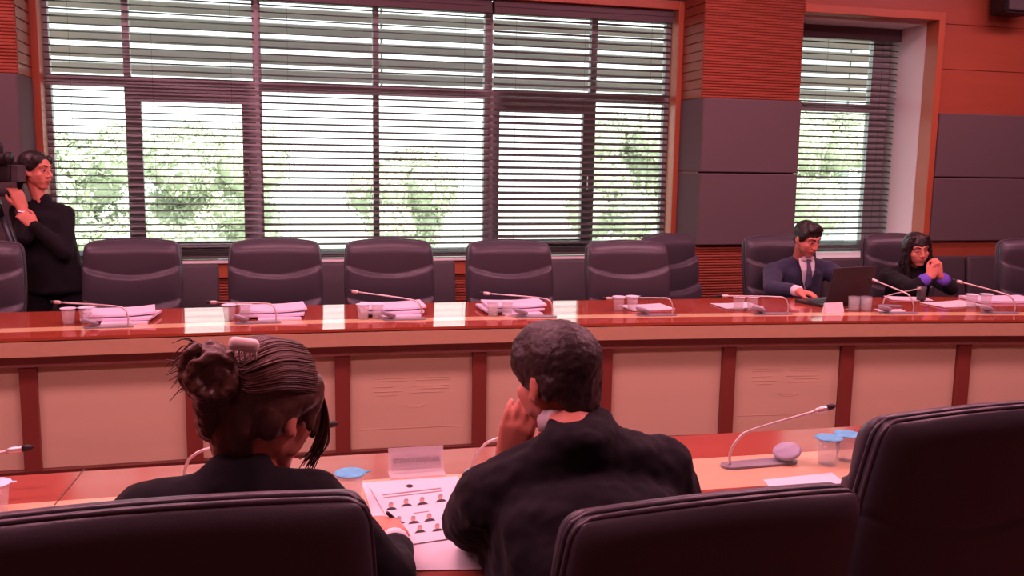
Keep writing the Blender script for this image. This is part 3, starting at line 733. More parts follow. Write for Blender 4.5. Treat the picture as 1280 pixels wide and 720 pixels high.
def flat(pts, m, name, z=zz):
    P = [atz(a,b_,z) for a,b_ in pts]; b = NB(); prism(b, [(p.x-c.x,p.y-c.y) for p in P], z-sh.location.z, z-sh.location.z+0.0002); return obj(name, b, m, sh)
def ell(cx,cy,rx,ry,n=14): return [(cx+rx*math.cos(2*PI*k/n), cy-ry*math.sin(2*PI*k/n)) for k in range(n)]
def rowline(x0,y0,x1,y1,h): return [(x0,y0),(x1,y1),(x1+h*0.3,y1+h),(x0+h*0.3,y0+h)]
flat(ell(512,607.5,4.5,2.2), 'ink_dark', 'crest')
flat(rowline(478,618,551,609.5,1.6), 'ink', 'text_line'); flat(rowline(479,621.5,552,613,1.4), 'ink', 'text_line'); flat(rowline(517,641,536,638.5,1.2), 'ink', 'text_line')
for i,(px,py) in enumerate([(489,634),(508,629.5),(528,627.5),(551,624),(499,651.5),(517,651),(537,648),(558,644.5),(506,667),(525,662.5),(547,660.5),(566,655.5)]):
    k = (-1)**i
    pp = flat(ell(px-0.5,py-2.4,3.0,3.6), 'print_skin', 'portrait'); 
    q = flat([(px-7,py+4.2),(px-4,py+1),(px,py+0.2),(px+4,py+0),(px+7.5,py+2.4)], 'ink_dark', 'portrait_shoulders', zz+0.0003); q.parent = pp
    q = flat([(px-3.4,py-3),(px-2.8,py-5.4),(px,py-6.6),(px+2.4,py-5.6),(px+2.6,py-3.6),(px,py-4.4)], 'ink', 'portrait_hair', zz+0.0003); q.parent = pp

# ------------------------------------------------------------------ people
def HM(c, yaw=0.0, pitch=0.0, roll=0.0, s=1.0):
    return Matrix.Translation(V(c)) @ Matrix.Rotation(yaw,4,'Z') @ Matrix.Rotation(pitch,4,'X') @ Matrix.Rotation(roll,4,'Y') @ Matrix.Scale(s,4)
def head_bm(fem=False):
    b = NB(); j = 0.9 if fem else 1.0
    merge(b, ico((0,-0.015,0.035), (0.075,0.093,0.080), 3))
    hull(b, [((0,0.028,0.02),(0.062,0.055,0.06)), ((0,0.044,-0.055),(0.046*j,0.036,0.03)), ((0,0.060,-0.092),(0.022*j,0.020,0.018))])
    for s in (-1,1):
        hull(b, [((s*0.052*j,0.0,-0.045),(0.014,0.02,0.024)), ((s*0.014,0.055,-0.093),0.015)])
        hull(b, [((s*0.046,0.064,0.032),0.011), ((s*0.012,0.080,0.030),0.010)])
        hull(b, [((s*0.043,0.054,-0.020),(0.022,0.021,0.019)), ((s*0.040*j,0.036,-0.058),(0.020,0.024,0.020)), ((s*0.052*j,0.010,-0.030),(0.016,0.022,0.024)), ((s*0.020,0.060,-0.060),(0.018,0.016,0.020))])
        merge(b, ico((s*0.0125,0.092,-0.031), (0.009,0.010,0.008)))
        merge(b, ico((s*0.077,-0.008,-0.002), (0.009,0.021,0.033), 2, Matrix.Rotation(s*0.35,4,'Z')))
        merge(b, ico((s*0.072,0.006,-0.024), (0.008,0.010,0.012)))
    hull(b, [((0,0.081,0.020),0.008), ((0,0.104,-0.026),0.0105)])
    hull(b, [((-0.019,0.077,-0.055),0.0055), ((0,0.086,-0.053),0.0075), ((0.019,0.077,-0.055),0.0055)])
    hull(b, [((-0.016,0.076,-0.066),0.0055), ((0,0.084,-0.066),0.008), ((0.016,0.076,-0.066),0.0055)])
    return b
def hand_bm(wrist, d, n, side, curl=0.5, s=1.0, spread=0.06, cl=None):
    d = V(d).normalized(); n = V(n); n = (n-d*n.dot(d)).normalized(); x = d.cross(n)*side
    mt = Matrix(((x.x,d.x,n.x,wrist[0]),(x.y,d.y,n.y,wrist[1]),(x.z,d.z,n.z,wrist[2]),(0,0,0,1))) @ Matrix.Scale(s,4)
    b = NB()
    hull(b, [((0.020,0.004,0),0.018), ((-0.020,0.004,0),0.018), ((0.029,0.088,0.002),0.0125), ((-0.030,0.080,0.0),0.0115), ((0.0,0.093,0.003),0.0125)])
    ln = [0.074,0.082,0.076,0.060]; bx_ = [0.031,0.011,-0.010,-0.030]; by = [0.090,0.095,0.090,0.082]
    for k in range(4):
        p = V((bx_[k],by[k],0.001)); a = 0; fx = (bx_[k]-0.001)*spread*28*0.6
        pts = [(p.copy(), 0.0100)]
        cc = (cl[k] if cl else curl)
        for q,(fr,w) in enumerate(((0.44,0.8),(0.31,1.1),(0.25,0.8))):
            a += cc*w; L = ln[k]*fr
            p = p + V((fx*L*1.0, math.cos(a)*L, -math.sin(a)*L)); pts.append((p.copy(), (0.0092,0.0085,0.0072)[q]))
        limb(b, pts)
    limb(b, [(V((0.024,0.022,-0.006)),0.016), (V((0.047,0.052,-0.014)),0.0115), (V((0.056,0.080,-0.022)),0.0098), (V((0.054,0.102,-0.030)),0.008)])
    b.transform(mt); return b
def face_parts(root, mt, brow='hair_black'):
    for s in (-1,1):
        e = obj('eye', xf(ico((s*0.030,0.0685,0.007), (0.0135,0.0125,0.009)), mt), 'eye_white', root, True, world=True)
        obj('iris', xf(ico((s*0.030,0.0795,0.007), (0.0058,0.0030,0.0058)), mt), 'iris', None, True).parent = e
        ir = e.children[0]; ir.data.transform(root.matrix_basis.inverted())
        obj('upper_lid', xf(tube(NB(), [(s*0.017,0.078,0.010),(s*0.030,0.0825,0.0155),(s*0.044,0.073,0.011)], [0.0014,0.002,0.0013], 6), mt), 'skin', root, True, world=True)
        obj('eyebrow', xf(tube(NB(), [(s*0.013,0.0895,0.030),(s*0.030,0.086,0.038),(s*0.049,0.071,0.034)], [0.0032,0.0042,0.002], 6), mt), brow, root, True, world=True)
    b = NB(); hull(b, [((-0.019,0.0795,-0.056),0.0045), ((0,0.0895,-0.0545),0.0062), ((0.019,0.0795,-0.056),0.0045)])
    hull(b, [((-0.015,0.0785,-0.0655),0.0045), ((0,0.0875,-0.066),0.0066), ((0.015,0.0785,-0.0655),0.0045)])
    obj('lips', remesh(xf(b, mt), 0.0028, 2), 'lips', root, True, world=True)
def xf(b, mt): b.transform(mt); return b
def body(root, mh, fem, neck, torso, arms, hands, vox=0.0055):
    b = xf(head_bm(fem), mh)
    nk = mh @ V((0,-0.022,-0.065))
    limb(b, [(nk, 0.050 if not fem else 0.044), (V(neck), 0.056 if not fem else 0.048)])
    for items in torso: hull(b, items)
    for a in arms: limb(b, a)
    for h in hands: merge(b, h)
    return obj('body', remesh(b, vox, 3, 0.4), 'skin', root, True, world=True)
def shrink(items, d):
    out = []
    for it in items:
        r_ = it[1]; out.append((it[0], tuple(max(0.02,q-d) for q in r_) if hasattr(r_,'__len__') else max(0.02,r_-d)))
    return out
def garment(root, name, m, hulls, limbs, vox=0.009, sm=5, disp=0.008, ds=0.06, extra=None):
    b = NB()
    for h in hulls: hull(b, h)
    for l in limbs: limb(b, l)
    if extra: merge(b, extra)
    return obj(name, remesh(b, vox, sm, 0.5, disp, ds), m, root, True, world=True)
def shoes(root, feet):
    for p, a in feet:
        b = NB(); R = Matrix.Translation(V(p)) @ Matrix.Rotation(a,4,'Z')
        hull(b, [((0,-0.05,0.04),(0.035,0.04,0.04)), ((0,0.12,0.03),(0.042,0.05,0.03)), ((0,0.17,0.022),(0.035,0.035,0.022))]); limb(b, [((0,-0.04,0.04),0.036), ((0,-0.04,0.10),0.040)])
        obj('shoe', xf(remesh(b, 0.007, 3), R), 'shoe', root, True, world=True)
def strands(paths, r=0.0022, seg=5):
    b = NB()
    for p in paths: 
        q = spline(p, 8); tube(b, q, [r*(0.5+0.7*math.sin(PI*min(1,0.15+0.85*i/(len(q)-1)))) for i in range(len(q))], seg)
    return b

# ---- woman in the foreground, from behind
rt = thing('person', 'person with pinned up auburn hair and pale clip, black blazer, seen from behind', 'person', (-0.09,1.45,0))
mh = HM((-0.012,1.715,1.148), -0.85, -0.26, 0.0, 1.0)
sl, sr = V((-0.218,1.65,0.992)), V((0.070,1.66,0.990))
el, er = V((-0.285,1.70,0.80)), V((0.212,1.68,0.815)); wl, wr = V((-0.05,1.93,0.805)), V((0.252,1.915,0.800))
tor = [[((-0.09,1.45,0.56),(0.17,0.12,0.08)), ((-0.09,1.50,0.76),(0.155,0.11,0.10)), ((-0.08,1.60,0.93),(0.175,0.09,0.07))],
       [(sl,0.060), (sr,0.060), ((-0.07,1.635,1.028),(0.06,0.055,0.045))]]
hr = hand_bm(wr, (-0.16,1,-0.02), (0.15,0.1,1), -1, 0.45, 0.98, cl=[0.6,0.7,0.8,0.9])
hl = hand_bm(wl, (0.5,0.85,-0.12), (0,0.1,1), 1, 0.35, 0.9)
body(rt, mh, True, (-0.06,1.64,1.02), [shrink(t_, 0.02) for t_ in tor], [[(sl,0.04),(el,0.035),(wl,0.024)],[(sr,0.04),(er,0.035),(wr,0.024)]], [hr, hl], 0.005)
face_parts(rt, mh, 'hair_dark')
garment(rt, 'blazer', 'suit_black', tor+[[((-0.070,1.640,1.040),(0.078,0.06,0.035)), ((-0.058,1.650,1.080),(0.056,0.052,0.018))]],
        [[(sl,0.062),(el,0.052),(wl-V((0.02,0.05,0)),0.040)],[(sr,0.062),(er,0.054),(wr-V((0.008,0.085,-0.004)),0.040)]], 0.008, 5, 0.010, 0.07)
obj('shirt_cuff', tube(NB(), [wr-V((0.008,0.075,-0.003)), wr-V((0.003,0.030,0))], [0.036,0.032], 16), 'shirt', rt, True, world=True)
garment(rt, 'trousers', 'suit_black', [[((-0.09,1.45,0.56),(0.17,0.13,0.075)), ((-0.09,1.55,0.55),(0.16,0.1,0.07))]],
        [[(V((-0.18,1.5,0.55)),0.075),(V((-0.19,1.90,0.53)),0.058),(V((-0.18,1.93,0.09)),0.045)],[(V((0.0,1.5,0.55)),0.075),(V((0.0,1.90,0.53)),0.058),(V((0.0,1.93,0.09)),0.045)]], 0.012, 5)
shoes(rt, [((-0.18,1.96,0),0.1),((0.0,1.96,0),-0.1)])
b = NB()
merge(b, ico((0,-0.012,0.045), (0.088,0.106,0.092), 3)); hull(b, [((0,-0.07,0.02),(0.07,0.045,0.06)), ((0.0,-0.072,-0.045),(0.05,0.034,0.035))])
for s in (-1,1):
    hull(b, [((s*0.060,0.045,0.055),(0.026,0.03,0.035)), ((s*0.076,0.012,0.040),(0.016,0.035,0.025)), ((s*0.064,-0.045,0.0),(0.022,0.03,0.045))])
    hull(b, [((s*0.070,0.052,0.045),(0.014,0.018,0.025)), ((s*0.076,0.044,-0.005),(0.007,0.012,0.02))])
hull(b, [((0.0,0.045,0.085),(0.05,0.04,0.03)), ((0.042,0.070,0.035),(0.026,0.02,0.032)), ((0.056,0.075,-0.025),(0.009,0.009,0.014))])
hull(b, [((0,-0.075,-0.03),(0.060,0.035,0.04)), ((0,-0.062,-0.075),(0.045,0.028,0.022))])
hair = obj('hair', remesh(xf(b, mh), 0.0045, 4, 0.5, 0.007, 0.03), 'hair_brown', rt, True, world=True)
bc = aty(263,465,1.635); rnd = random.Random(3); b = NB()
merge(b, ico(bc+V((0.004,0.006,0)), (0.044,0.040,0.052)))
for k in range(16):
    a0 = rnd.uniform(0,2*PI); tilt = rnd.uniform(-0.9,0.9); rr = rnd.uniform(0.010,0.044)
    R = Matrix.Rotation(tilt,3,'Y') @ Matrix.Rotation(rnd.uniform(-0.6,0.6),3,'X')
    pts = [bc+R @ V((rr*math.cos(a0+q),rnd.uniform(-0.006,0.006)-0.012,1.2*rr*math.sin(a0+q))) for q in [i*0.35 for i in range(13)]]
    tube(b, pts, 0.006+rnd.uniform(0,0.005), 8)
hull(b, [(bc+V((0.02,0.02,-0.02)),0.035), (mh @ V((-0.01,-0.085,0.02)),0.045)])
hull(b, [(bc+V((-0.01,0.0,-0.05)),0.022), (mh @ V((-0.03,-0.085,-0.03)),0.035)])
obj('bun', remesh(b, 0.0032, 1, 0.4, 0.005, 0.010), 'hair_brown', rt, True, world=True)
paths = []
for k in range(24):                                     # loose curls at the right temple
    j = rnd.uniform(-0.014,0.012); p0 = mh @ V((0.035+j,0.050,0.092)); p1 = mh @ V((0.060+j*0.8,0.078,0.035)); dx = rnd.uniform(-0.014,0.014)
    paths.append([p0, p1, p1+V((0.004+dx*0.4,0.0,-0.045)), p1+V((-0.006+dx,-0.006,-0.085)), p1+V((dx*0.6-0.028+rnd.uniform(-0.012,0.012),-0.004,-0.105-rnd.uniform(0,0.045)))])
fly = []
for k in range(34):                                     # flyaways left of the bun
    p0 = bc+V((rnd.uniform(-0.03,0),0,rnd.uniform(-0.03,0.045)))
    fly.append([p0, p0+V((-0.020,rnd.uniform(-.01,.01),0.012+rnd.uniform(-.012,.012))), p0+V((-0.034-rnd.uniform(0,.018),rnd.uniform(-.01,.01),rnd.uniform(-0.02,0.02)))])
for k in range(70):                                     # combed strands sweeping back into the twist
    q = -1.0+k/69.0*2.5; e = 1.0+rnd.uniform(-0.01,0.03)
    s0 = mh @ V((0.088*math.sin(q)*e,0.035,0.045+0.092*math.cos(q)*e)); s1 = mh @ V((0.089*math.sin(q)*e,-0.045,0.045+0.089*math.cos(q)*e)); s2 = mh @ V((0.060*math.sin(q),-0.104*e,0.035+0.058*math.cos(q)))
    paths.append([s0, s1, s2, bc+V((0.03,0.015,rnd.uniform(-0.03,0.03)))])
b = strands(paths, 0.0019); merge(b, strands(fly, 0.0011))
obj('loose_strands', b, 'hair_brown', rt, True, world=True)['kind'] = 'stuff'
pc = aty(305,431,1.62); b = NB(); box(b, (0,0,0), (0.052,0.022,0.024), Matrix.Rotation(0.18,4,'Y'), 0.010, 4)
for k in range(5): tube(b, [(-0.018+k*0.009,0.006,-0.006),(-0.018+k*0.009,0.016,-0.018),(-0.017+k*0.009,0.02,-0.032)], [0.0035,0.003,0.0015], 6)
b.transform(Matrix.Translation(pc)); obj('hair_clip', b, 'clip', rt, True, world=True)
# pen in her hand
pp = hp = atz(497,653,TZ+0.02)
t = thing('pen', 'dark pen in the right hand of the woman with the hair clip', 'pen', (hp.x,hp.y,hp.z))
obj('barrel', tube(NB(), [(-0.03,-0.05,0.045),(0.004,0.006,-0.004)], 0.0042, 8), 'black', t, True); obj('tip', tube(NB(), [(0.004,0.006,-0.004),(0.0085,0.0135,-0.0115)], [0.004,0.001], 8), 'chrome', t, True)

# ---- man in the foreground, from behind
rt = thing('person', 'person in charcoal suit seen from behind, short dark hair, hand held to face', 'person', (0.62,1.45,0))
mh = HM((0.572,1.775,1.168), 0.50, -0.14, -0.03, 0.96)
sl, sr = V((0.420,1.70,0.955)), V((0.772,1.69,0.988))
el, er = V((0.425,1.88,0.820)), V((0.855,1.74,0.815)); wl, wr = V((0.508,1.895,0.962)), V((0.73,1.97,0.815))
tor = [[((0.63,1.44,0.56),(0.19,0.13,0.08)), ((0.62,1.50,0.78),(0.185,0.12,0.10)), ((0.60,1.62,0.94),(0.20,0.10,0.08))],
       [(sl,0.070), (sr,0.070), ((0.588,1.665,1.062),(0.078,0.06,0.05))],
       [((0.455,1.80,0.815),0.050), ((0.465,1.68,0.92),0.07), ((0.50,1.56,0.72),0.08), ((0.47,1.70,0.76),0.05)]]
hl = hand_bm(wl, (0.10,-0.32,1), (-0.45,-0.9,0), 1, 0.30, 0.98, cl=[0.28,0.3,0.35,0.42])
hr = hand_bm(wr, (-0.5,0.85,-0.08), (0,0.1,1), -1, 0.35, 0.98)
body(rt, mh, False, (0.58,1.675,1.06), [shrink(t_, 0.025) for t_ in tor], [[(sl,0.045),(el,0.04),(wl,0.028)],[(sr,0.045),(er,0.04),(wr,0.028)]], [hl, hr], 0.005)
face_parts(rt, mh, 'hair_dark')
ck = mh @ V((0,-0.035,-0.105))
garment(rt, 'suit_jacket', 'suit_char', tor+[[((0.588,1.668,1.075),(0.085,0.068,0.04)), (ck+V((0.014,-0.020,0.036)),(0.064,0.056,0.014))]],
        [[(sl,0.074),(V((0.402,1.80,0.87)),0.066),(el,0.058),(wl-V((0.028,0.0,0.062)),0.046)],[(sr,0.074),(er,0.062),(wr-V((-0.03,0.06,0)),0.046)]], 0.008, 4, 0.018, 0.05)
b = lathe(NB(), [(0.056,-0.02),(0.058,0.022),(0.055,0.025),(0.053,-0.02)], 24, Matrix.Translation(ck+V((-0.014,0.014,0.016))) @ Matrix.Rotation(-0.25,4,'X') @ Matrix.Scale(1.12,4,V((0,1,0))))
obj('shirt_collar', b, 'shirt', rt, True, world=True)
obj('shirt_cuff', tube(NB(), [wl-V((0.026,0.0,0.058)), wl-V((0.014,0,0.03))], [0.041,0.038], 16), 'shirt', rt, True, world=True)
garment(rt, 'trousers', 'suit_char', [[((0.63,1.44,0.56),(0.19,0.14,0.075)), ((0.63,1.55,0.55),(0.18,0.1,0.07))]],
        [[(V((0.53,1.5,0.55)),0.085),(V((0.50,1.93,0.54)),0.065),(V((0.50,1.95,0.09)),0.05)],[(V((0.73,1.5,0.55)),0.085),(V((0.75,1.93,0.54)),0.065),(V((0.76,1.95,0.09)),0.05)]], 0.012, 5)
shoes(rt, [((0.50,1.98,0),0.1),((0.76,1.98,0),-0.1)])
b = NB(); merge(b, ico((0,-0.014,0.042), (0.084,0.102,0.090), 3))
hull(b, [((0,-0.060,0.02),(0.072,0.048,0.06)), ((0,-0.066,-0.050),(0.056,0.030,0.026))])
for s in (-1,1): hull(b, [((s*0.070,0.03,0.045),(0.014,0.035,0.03)), ((s*0.074,0.022,0.012),(0.007,0.010,0.02)), ((s*0.066,-0.04,0.0),(0.018,0.03,0.035))])
hull(b, [((-0.038,0.055,0.088),(0.026,0.016,0.018)), ((0.038,0.055,0.088),(0.026,0.016,0.018)), ((-0.066,0.045,0.055),(0.013,0.02,0.025)), ((0.066,0.045,0.055),(0.013,0.02,0.025)), ((0,0.02,0.112),(0.05,0.05,0.018))])
obj('hair', remesh(xf(b, mh), 0.0045, 4, 0.5, 0.005, 0.012), 'hair_dark', rt, True, world=True)

# ---- man in navy behind the far counter
rt = thing('person', 'person in a navy suit, white shirt and tie, typing behind the open laptop', 'person', (3.55,5.68,0))
mh = HM((3.530,5.50,1.112), PI+0.22, -0.34, 0.05, 0.98)
sl, sr = V((3.765,5.60,0.885)), V((3.355,5.62,0.875))
el, er = V((3.86,5.40,0.80)), V((3.235,5.42,0.79)); wl, wr = V((3.62,5.20,0.805)), V((3.295,5.205,0.805))
tor = [[((3.56,5.70,0.55),(0.18,0.13,0.08)), ((3.56,5.66,0.74),(0.185,0.12,0.10)), ((3.56,5.61,0.87),(0.19,0.10,0.08))],
       [(sl,0.066), (sr,0.066), ((3.555,5.61,0.955),(0.07,0.06,0.045))]]
hr = hand_bm(wr, (0.55,-0.8,-0.10), (0.1,-0.1,1), 1, 0.5, 1.0); hl = hand_bm(wl, (-0.3,-0.9,-0.12), (0,-0.1,1), -1, 0.5, 1.0)
body(rt, mh, False, (3.55,5.60,0.97), [shrink(t_, 0.03) for t_ in tor], [[(sl,0.045),(el,0.04),(wl,0.028)],[(sr,0.045),(er,0.04),(wr,0.028)]], [hr, hl], 0.006)
face_parts(rt, mh)
garment(rt, 'suit_jacket', 'suit_navy', tor, [[(sl,0.070),(el,0.056),(wl+V((0.04,0.045,0)),0.044)],[(sr,0.070),(er,0.056),(wr+V((-0.012,0.05,0)),0.044)]], 0.009, 5, 0.010, 0.07)
obj('shirt_cuff', tube(NB(), [wr+V((-0.010,0.045,0)), wr+V((0.008,-0.008,0))], [0.038,0.035], 14), 'shirt', rt, True, world=True)
def front_strip(pts, wd, th=0.006):                     # ribbon following the chest
    b = NB(); prev = None
    for p, w_ in zip(pts, wd):
        p = V(p); q = [b.verts.new(p+V((-w_,0,0))), b.verts.new(p+V((0,-th,0))), b.verts.new(p+V((w_,0,0))), b.verts.new(p+V((0,th*2,0)))]
        if prev:
            for k in range(4): b.faces.new((prev[k],prev[(k+1)%4],q[(k+1)%4],q[k]))
        else: b.faces.new(q)
        prev = q
    b.faces.new(prev); return b
obj('shirt', front_strip([(3.545,5.520,0.985),(3.545,5.507,0.950),(3.55,5.498,0.90),(3.555,5.512,0.83),(3.558,5.525,0.77)], [0.058,0.060,0.050,0.034,0.012]), 'shirt', rt, False, world=True)
b = NB()
for s in (-1,1): prism(b, [(0,0),(s*0.044,0.002),(s*0.046,0.026),(s*0.012,0.030)][::s], -0.004, 0.004, Matrix.Translation((3.545,5.500,0.968)) @ Matrix.Rotation(PI/2,4,'X'))
obj('shirt_collar', b, 'shirt', rt, False, world=True)
obj('tie', front_strip([(3.548,5.494,0.975),(3.548,5.492,0.950),(3.548,5.489,0.940),(3.553,5.484,0.88),(3.557,5.500,0.80),(3.558,5.508,0.775)], [0.018,0.013,0.013,0.022,0.028,0.006]), 'tie', rt, False, world=True)
garment(rt, 'trousers', 'suit_navy', [[((3.56,5.70,0.55),(0.18,0.14,0.07)), ((3.56,5.6,0.55),(0.17,0.1,0.065))]],
        [[(V((3.46,5.65,0.55)),0.08),(V((3.44,5.22,0.54)),0.062),(V((3.44,5.24,0.09)),0.05)],[(V((3.66,5.65,0.55)),0.08),(V((3.68,5.22,0.54)),0.062),(V((3.68,5.24,0.09)),0.05)]], 0.014, 5)
shoes(rt, [((3.44,5.2,0),PI),((3.68,5.2,0),PI)])
b = NB(); merge(b, ico((0,-0.020,0.045), (0.082,0.097,0.086), 3))
hull(b, [((0,-0.06,0.02),(0.07,0.045,0.06)), ((0,-0.068,-0.035),(0.052,0.03,0.028))])
for s in (-1,1): hull(b, [((s*0.070,0.025,0.05),(0.012,0.03,0.03)), ((s*0.075,0.018,0.010),(0.006,0.010,0.018)), ((s*0.066,-0.04,0.0),(0.016,0.03,0.03))])
hull(b, [((-0.035,0.060,0.090),(0.028,0.016,0.018)), ((0.035,0.060,0.090),(0.028,0.016,0.018)), ((0,0.02,0.115),(0.05,0.05,0.016))])
obj('hair', remesh(xf(b, mh), 0.005, 4, 0.5, 0.004, 0.014), 'hair_black', rt, True, world=True)

# ---- long haired woman behind the far counter
rt = thing('person', 'person with long black hair, black jacket and purple cuffs, hands clasped beside the chin', 'person', (4.45,5.62,0))
mh = HM((4.405,5.50,1.030), PI-0.20, -0.10, 0.10, 0.97)
sl, sr = V((4.60,5.55,0.835)), V((4.245,5.58,0.835))
el, er = V((4.455,5.20,0.805)), V((4.17,5.22,0.805)); wl, wr = V((4.350,5.185,0.890)), V((4.275,5.19,0.885))
tor = [[((4.45,5.66,0.55),(0.17,0.13,0.08)), ((4.44,5.62,0.72),(0.17,0.11,0.10)), ((4.42,5.57,0.84),(0.17,0.09,0.07))],
       [(sl,0.060), (sr,0.060), ((4.42,5.565,0.895),(0.065,0.055,0.045))]]
hr = hand_bm(wr, (0.42,-0.10,0.75), (-0.5,-0.85,0.2), -1, 0.9, 0.92, cl=[0.75,0.8,0.85,0.9]); hl = hand_bm(wl, (-0.12,-0.05,0.9), (0.85,-0.4,0.1), 1, 0.9, 0.92, cl=[0.8,0.85,0.9,0.95])
body(rt, mh, True, (4.42,5.555,0.92), [shrink(t_, 0.03) for t_ in tor], [[(sl,0.04),(el,0.036),(wl,0.025)],[(sr,0.04),(er,0.036),(wr,0.025)]], [hr, hl], 0.006)
face_parts(rt, mh)
garment(rt, 'jacket', 'suit_black', tor, [[(sl,0.064),(el,0.054),(el*0.55+wl*0.45,0.044)],[(sr,0.064),(er,0.054),(er*0.55+wr*0.45,0.044)]], 0.009, 5, 0.010, 0.07)
for e_, w_ in ((el,wl),(er,wr)):
    obj('shirt_cuff', tube(NB(), [e_*0.58+w_*0.42, e_*0.30+w_*0.70, e_*0.08+w_*0.92], [0.040,0.044,0.036], 16), 'purple', rt, True, world=True)
garment(rt, 'trousers', 'suit_black', [[((4.45,5.66,0.55),(0.17,0.14,0.07)), ((4.45,5.58,0.55),(0.16,0.1,0.065))]],
        [[(V((4.36,5.6,0.55)),0.075),(V((4.34,5.18,0.54)),0.058),(V((4.34,5.2,0.09)),0.045)],[(V((4.54,5.6,0.55)),0.075),(V((4.55,5.18,0.54)),0.058),(V((4.55,5.2,0.09)),0.045)]], 0.014, 5)
shoes(rt, [((4.34,5.16,0),PI),((4.55,5.16,0),PI)])
b = NB(); merge(b, ico((0,-0.018,0.045), (0.088,0.100,0.086), 3))
hull(b, [((0,-0.05,0.02),(0.082,0.05,0.06)), ((0,-0.060,-0.15),(0.085,0.04,0.05))])
for s in (-1,1):
    hull(b, [((s*0.045,0.035,0.098),(0.032,0.024,0.020)), ((s*0.076,0.030,0.04),(0.018,0.026,0.03)), ((s*0.080,-0.01,0.02),(0.022,0.04,0.04))])
    hull(b, [((s*0.078,0.022,0.03),(0.020,0.028,0.03)), ((s*0.084,0.028,-0.09),(0.022,0.026,0.03)), ((s*0.088,-0.03,-0.10),(0.024,0.04,0.03))])
    hull(b, [((s*0.084,0.026,-0.09),(0.022,0.026,0.03)), ((s*0.080,0.045,-0.20),(0.020,0.02,0.02)), ((s*0.088,-0.03,-0.16),(0.024,0.04,0.03))])
obj('hair', remesh(xf(b, mh), 0.005, 4, 0.5, 0.010, 0.02), 'hair_black', rt, True, world=True)

# ---- standing camera operator at the left
OX, OY = -1.275, 6.13
rt = thing('person', 'person in black standing at the left, hair tied back, hand on video camera', 'person', (OX,OY,0))
mh = HM((-1.335,6.10,1.505), -2.05, -0.05, 0.0, 0.98)
sl, sr = V((-1.195,6.12,1.245)), V((-1.445,6.12,1.255))
el, er = V((-1.185,6.02,1.02)), V((-1.39,5.98,1.12)); wl, wr = V((-1.33,5.97,1.18)), V((-1.400,6.00,1.29))
tor = [[((OX,OY,0.92),(0.165,0.115,0.06)), ((OX-0.005,OY,1.08),(0.125,0.10,0.08)), ((OX-0.03,OY,1.22),(0.145,0.095,0.07))],
       [(sl,0.056), (sr,0.056), ((-1.315,6.12,1.30),(0.06,0.05,0.035))]]
hr = hand_bm(wr, (-0.25,-0.05,0.9), (0.5,-0.85,0.1), -1, 0.6, 0.95, cl=[0.5,0.6,0.7,0.8]); hl = hand_bm(wl, (-0.6,-0.1,0.7), (0.3,-0.9,0.2), 1, 0.5, 0.9)
body(rt, mh, True, (-1.32,6.115,1.32), [shrink(t_, 0.03) for t_ in tor], [[(sl,0.036),(el,0.034),(wl,0.024)],[(sr,0.036),(er,0.034),(wr,0.024)]], [hr, hl], 0.006)
face_parts(rt, mh)
garment(rt, 'jacket', 'suit_black', tor+[[((OX,OY,0.94),(0.165,0.115,0.05)), ((OX+0.01,OY,0.78),(0.185,0.13,0.04))], [((-1.315,6.12,1.315),(0.058,0.055,0.03)), ((-1.32,6.12,1.36),(0.050,0.048,0.015))]],
        [[(sl,0.060),(el,0.052),(wl,0.038)],[(sr,0.060),(er,0.050),(wr-V((0,0,0.03)),0.036)]], 0.009, 5, 0.010, 0.07)
obj('wristwatch', tube(NB(), [wr-V((0.002,0,0.035)), wr-V((0.0,0,0.015))], [0.040,0.039], 16), 'chrome', rt, True, world=True)
garment(rt, 'trousers', 'suit_black', [[((OX,OY,0.92),(0.16,0.115,0.06)), ((OX,OY,0.82),(0.165,0.12,0.06))]],
        [[(V((OX-0.085,OY,0.82)),0.085),(V((OX-0.09,OY-0.02,0.47)),0.062),(V((OX-0.09,OY,0.08)),0.05)],[(V((OX+0.085,OY,0.82)),0.085),(V((OX+0.09,OY-0.02,0.47)),0.062),(V((OX+0.09,OY,0.08)),0.05)]], 0.014, 5)
shoes(rt, [((OX-0.09,OY-0.03,0),PI),((OX+0.09,OY-0.03,0),PI)])
b = NB(); merge(b, ico((0,-0.022,0.042), (0.082,0.096,0.083), 3))
hull(b, [((0,-0.06,0.02),(0.07,0.045,0.06)), ((0,-0.075,-0.05),(0.045,0.035,0.035))])
for s in (-1,1): hull(b, [((s*0.055,0.045,0.07),(0.024,0.025,0.03)), ((s*0.074,0.01,0.03),(0.012,0.03,0.03)), ((s*0.066,-0.04,0.0),(0.018,0.03,0.035))])
hull(b, [((0,-0.105,-0.01),(0.035,0.03,0.035)), ((0,-0.12,-0.09),(0.02,0.018,0.04))])
obj('hair', remesh(xf(b, mh), 0.005, 4, 0.5, 0.006, 0.02), 'hair_black', rt, True, world=True)

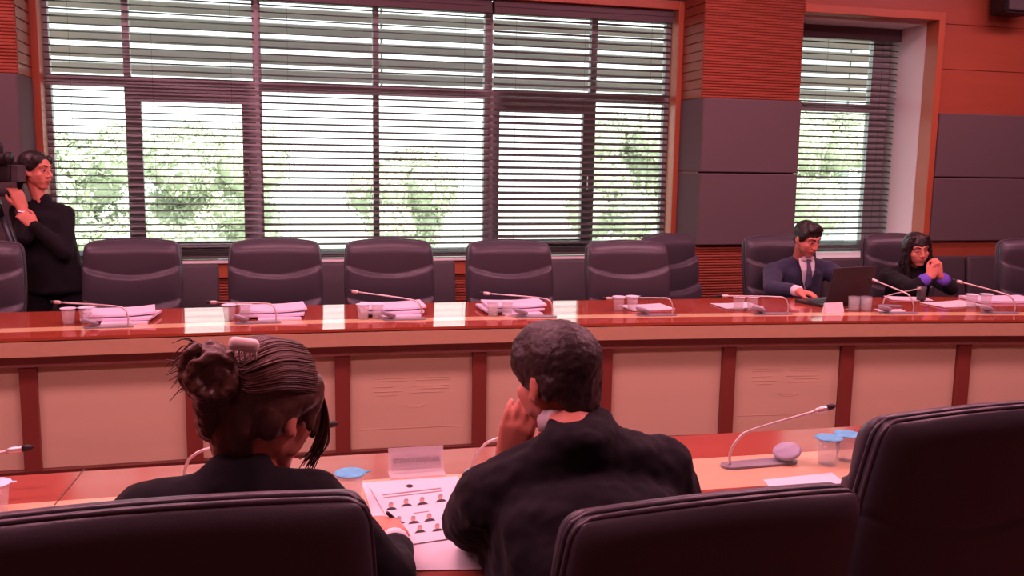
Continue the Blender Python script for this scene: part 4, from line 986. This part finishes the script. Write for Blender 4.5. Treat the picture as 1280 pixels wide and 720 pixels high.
# ---- video camera on its tripod
tc = aty(-12,225,6.02)
t = thing('video_camera', 'large black video camera on a tripod at the left edge', 'video camera', (tc.x,tc.y,1.40), -0.25)
b = NB(); box(b, (-0.10,0.0,0.12), (0.34,0.13,0.17), bev=0.018, seg=3); box(b, (0.09,0.0,0.10), (0.10,0.11,0.12), bev=0.012); obj('camera_body', b, 'black', t, True)
b = NB(); tube(b, spline([(-0.22,0,0.20),(-0.20,0,0.262),(-0.05,0,0.275),(0.06,0,0.262),(0.07,0,0.20)],8), 0.017, 10); obj('carry_handle', b, 'black', t, True)
b = NB(); tube(b, [(-0.27,0,0.12),(-0.42,0,0.12),(-0.42,0,0.12),(-0.50,0,0.12)], [0.05,0.05,0.062,0.066], 20); obj('lens_barrel', b, 'black', t, True)
b = NB(); tube(b, [(0.02,-0.09,0.185),(0.15,-0.09,0.18)], [0.028,0.026], 14); tube(b, [(0.15,-0.09,0.18),(0.175,-0.09,0.18)], [0.034,0.036], 14); box(b, (0.0,-0.07,0.20), (0.05,0.05,0.03), bev=0.006); obj('viewfinder', b, 'black', t, True)
obj('side_screen', box(NB(), (-0.06,-0.072,0.175), (0.115,0.012,0.045), bev=0.004), 'dark_grey', t)
obj('battery', box(NB(), (0.165,0,0.09), (0.05,0.085,0.10), bev=0.008), 'dark_grey', t)
b = NB(); tube(b, [(-0.34,0.05,0.235),(-0.05,0.05,0.235)], 0.014, 12); obj('shotgun_microphone', b, 'dark_grey', t, True)
tt = thing('tripod', 'black tripod carrying the video camera behind the leftmost chair', 'tripod', (tc.x,tc.y,0), 0.2)
b = NB(); box(b, (0,0,1.375), (0.20,0.09,0.04), bev=0.008); tube(b, [(0,0,1.24),(0,0,1.31),(0,0,1.36)], [0.06,0.052,0.04], 16); obj('fluid_head', b, 'black', tt, True)
obj('pan_bar', tube(NB(), [(-0.04,-0.04,1.33),(-0.20,-0.12,1.20),(-0.27,-0.15,1.14)], [0.010,0.010,0.015], 10), 'black', tt, True)
for k in range(3):
    a = 2*PI*k/3+0.35; c_, s_ = math.cos(a), math.sin(a)
    lg = obj('leg', tube(NB(), [(0.05*c_,0.05*s_,1.25),(0.20*c_,0.20*s_,0.70),(0.20*c_,0.20*s_,0.70),(0.38*c_,0.38*s_,0.03)], [0.020,0.018,0.014,0.012], 10), 'steel_blue', tt, True)
    obj('rubber_foot', tube(NB(), [(0.375*c_,0.375*s_,0.045),(0.385*c_,0.385*s_,0.0)], [0.018,0.022], 10), 'black', lg, True)
obj('spreader', tube(NB(), [(0.2*math.cos(2*PI*k/3+0.35),0.2*math.sin(2*PI*k/3+0.35),0.70) for k in (0,1,2,0)], 0.006, 6), 'black', tt, True)
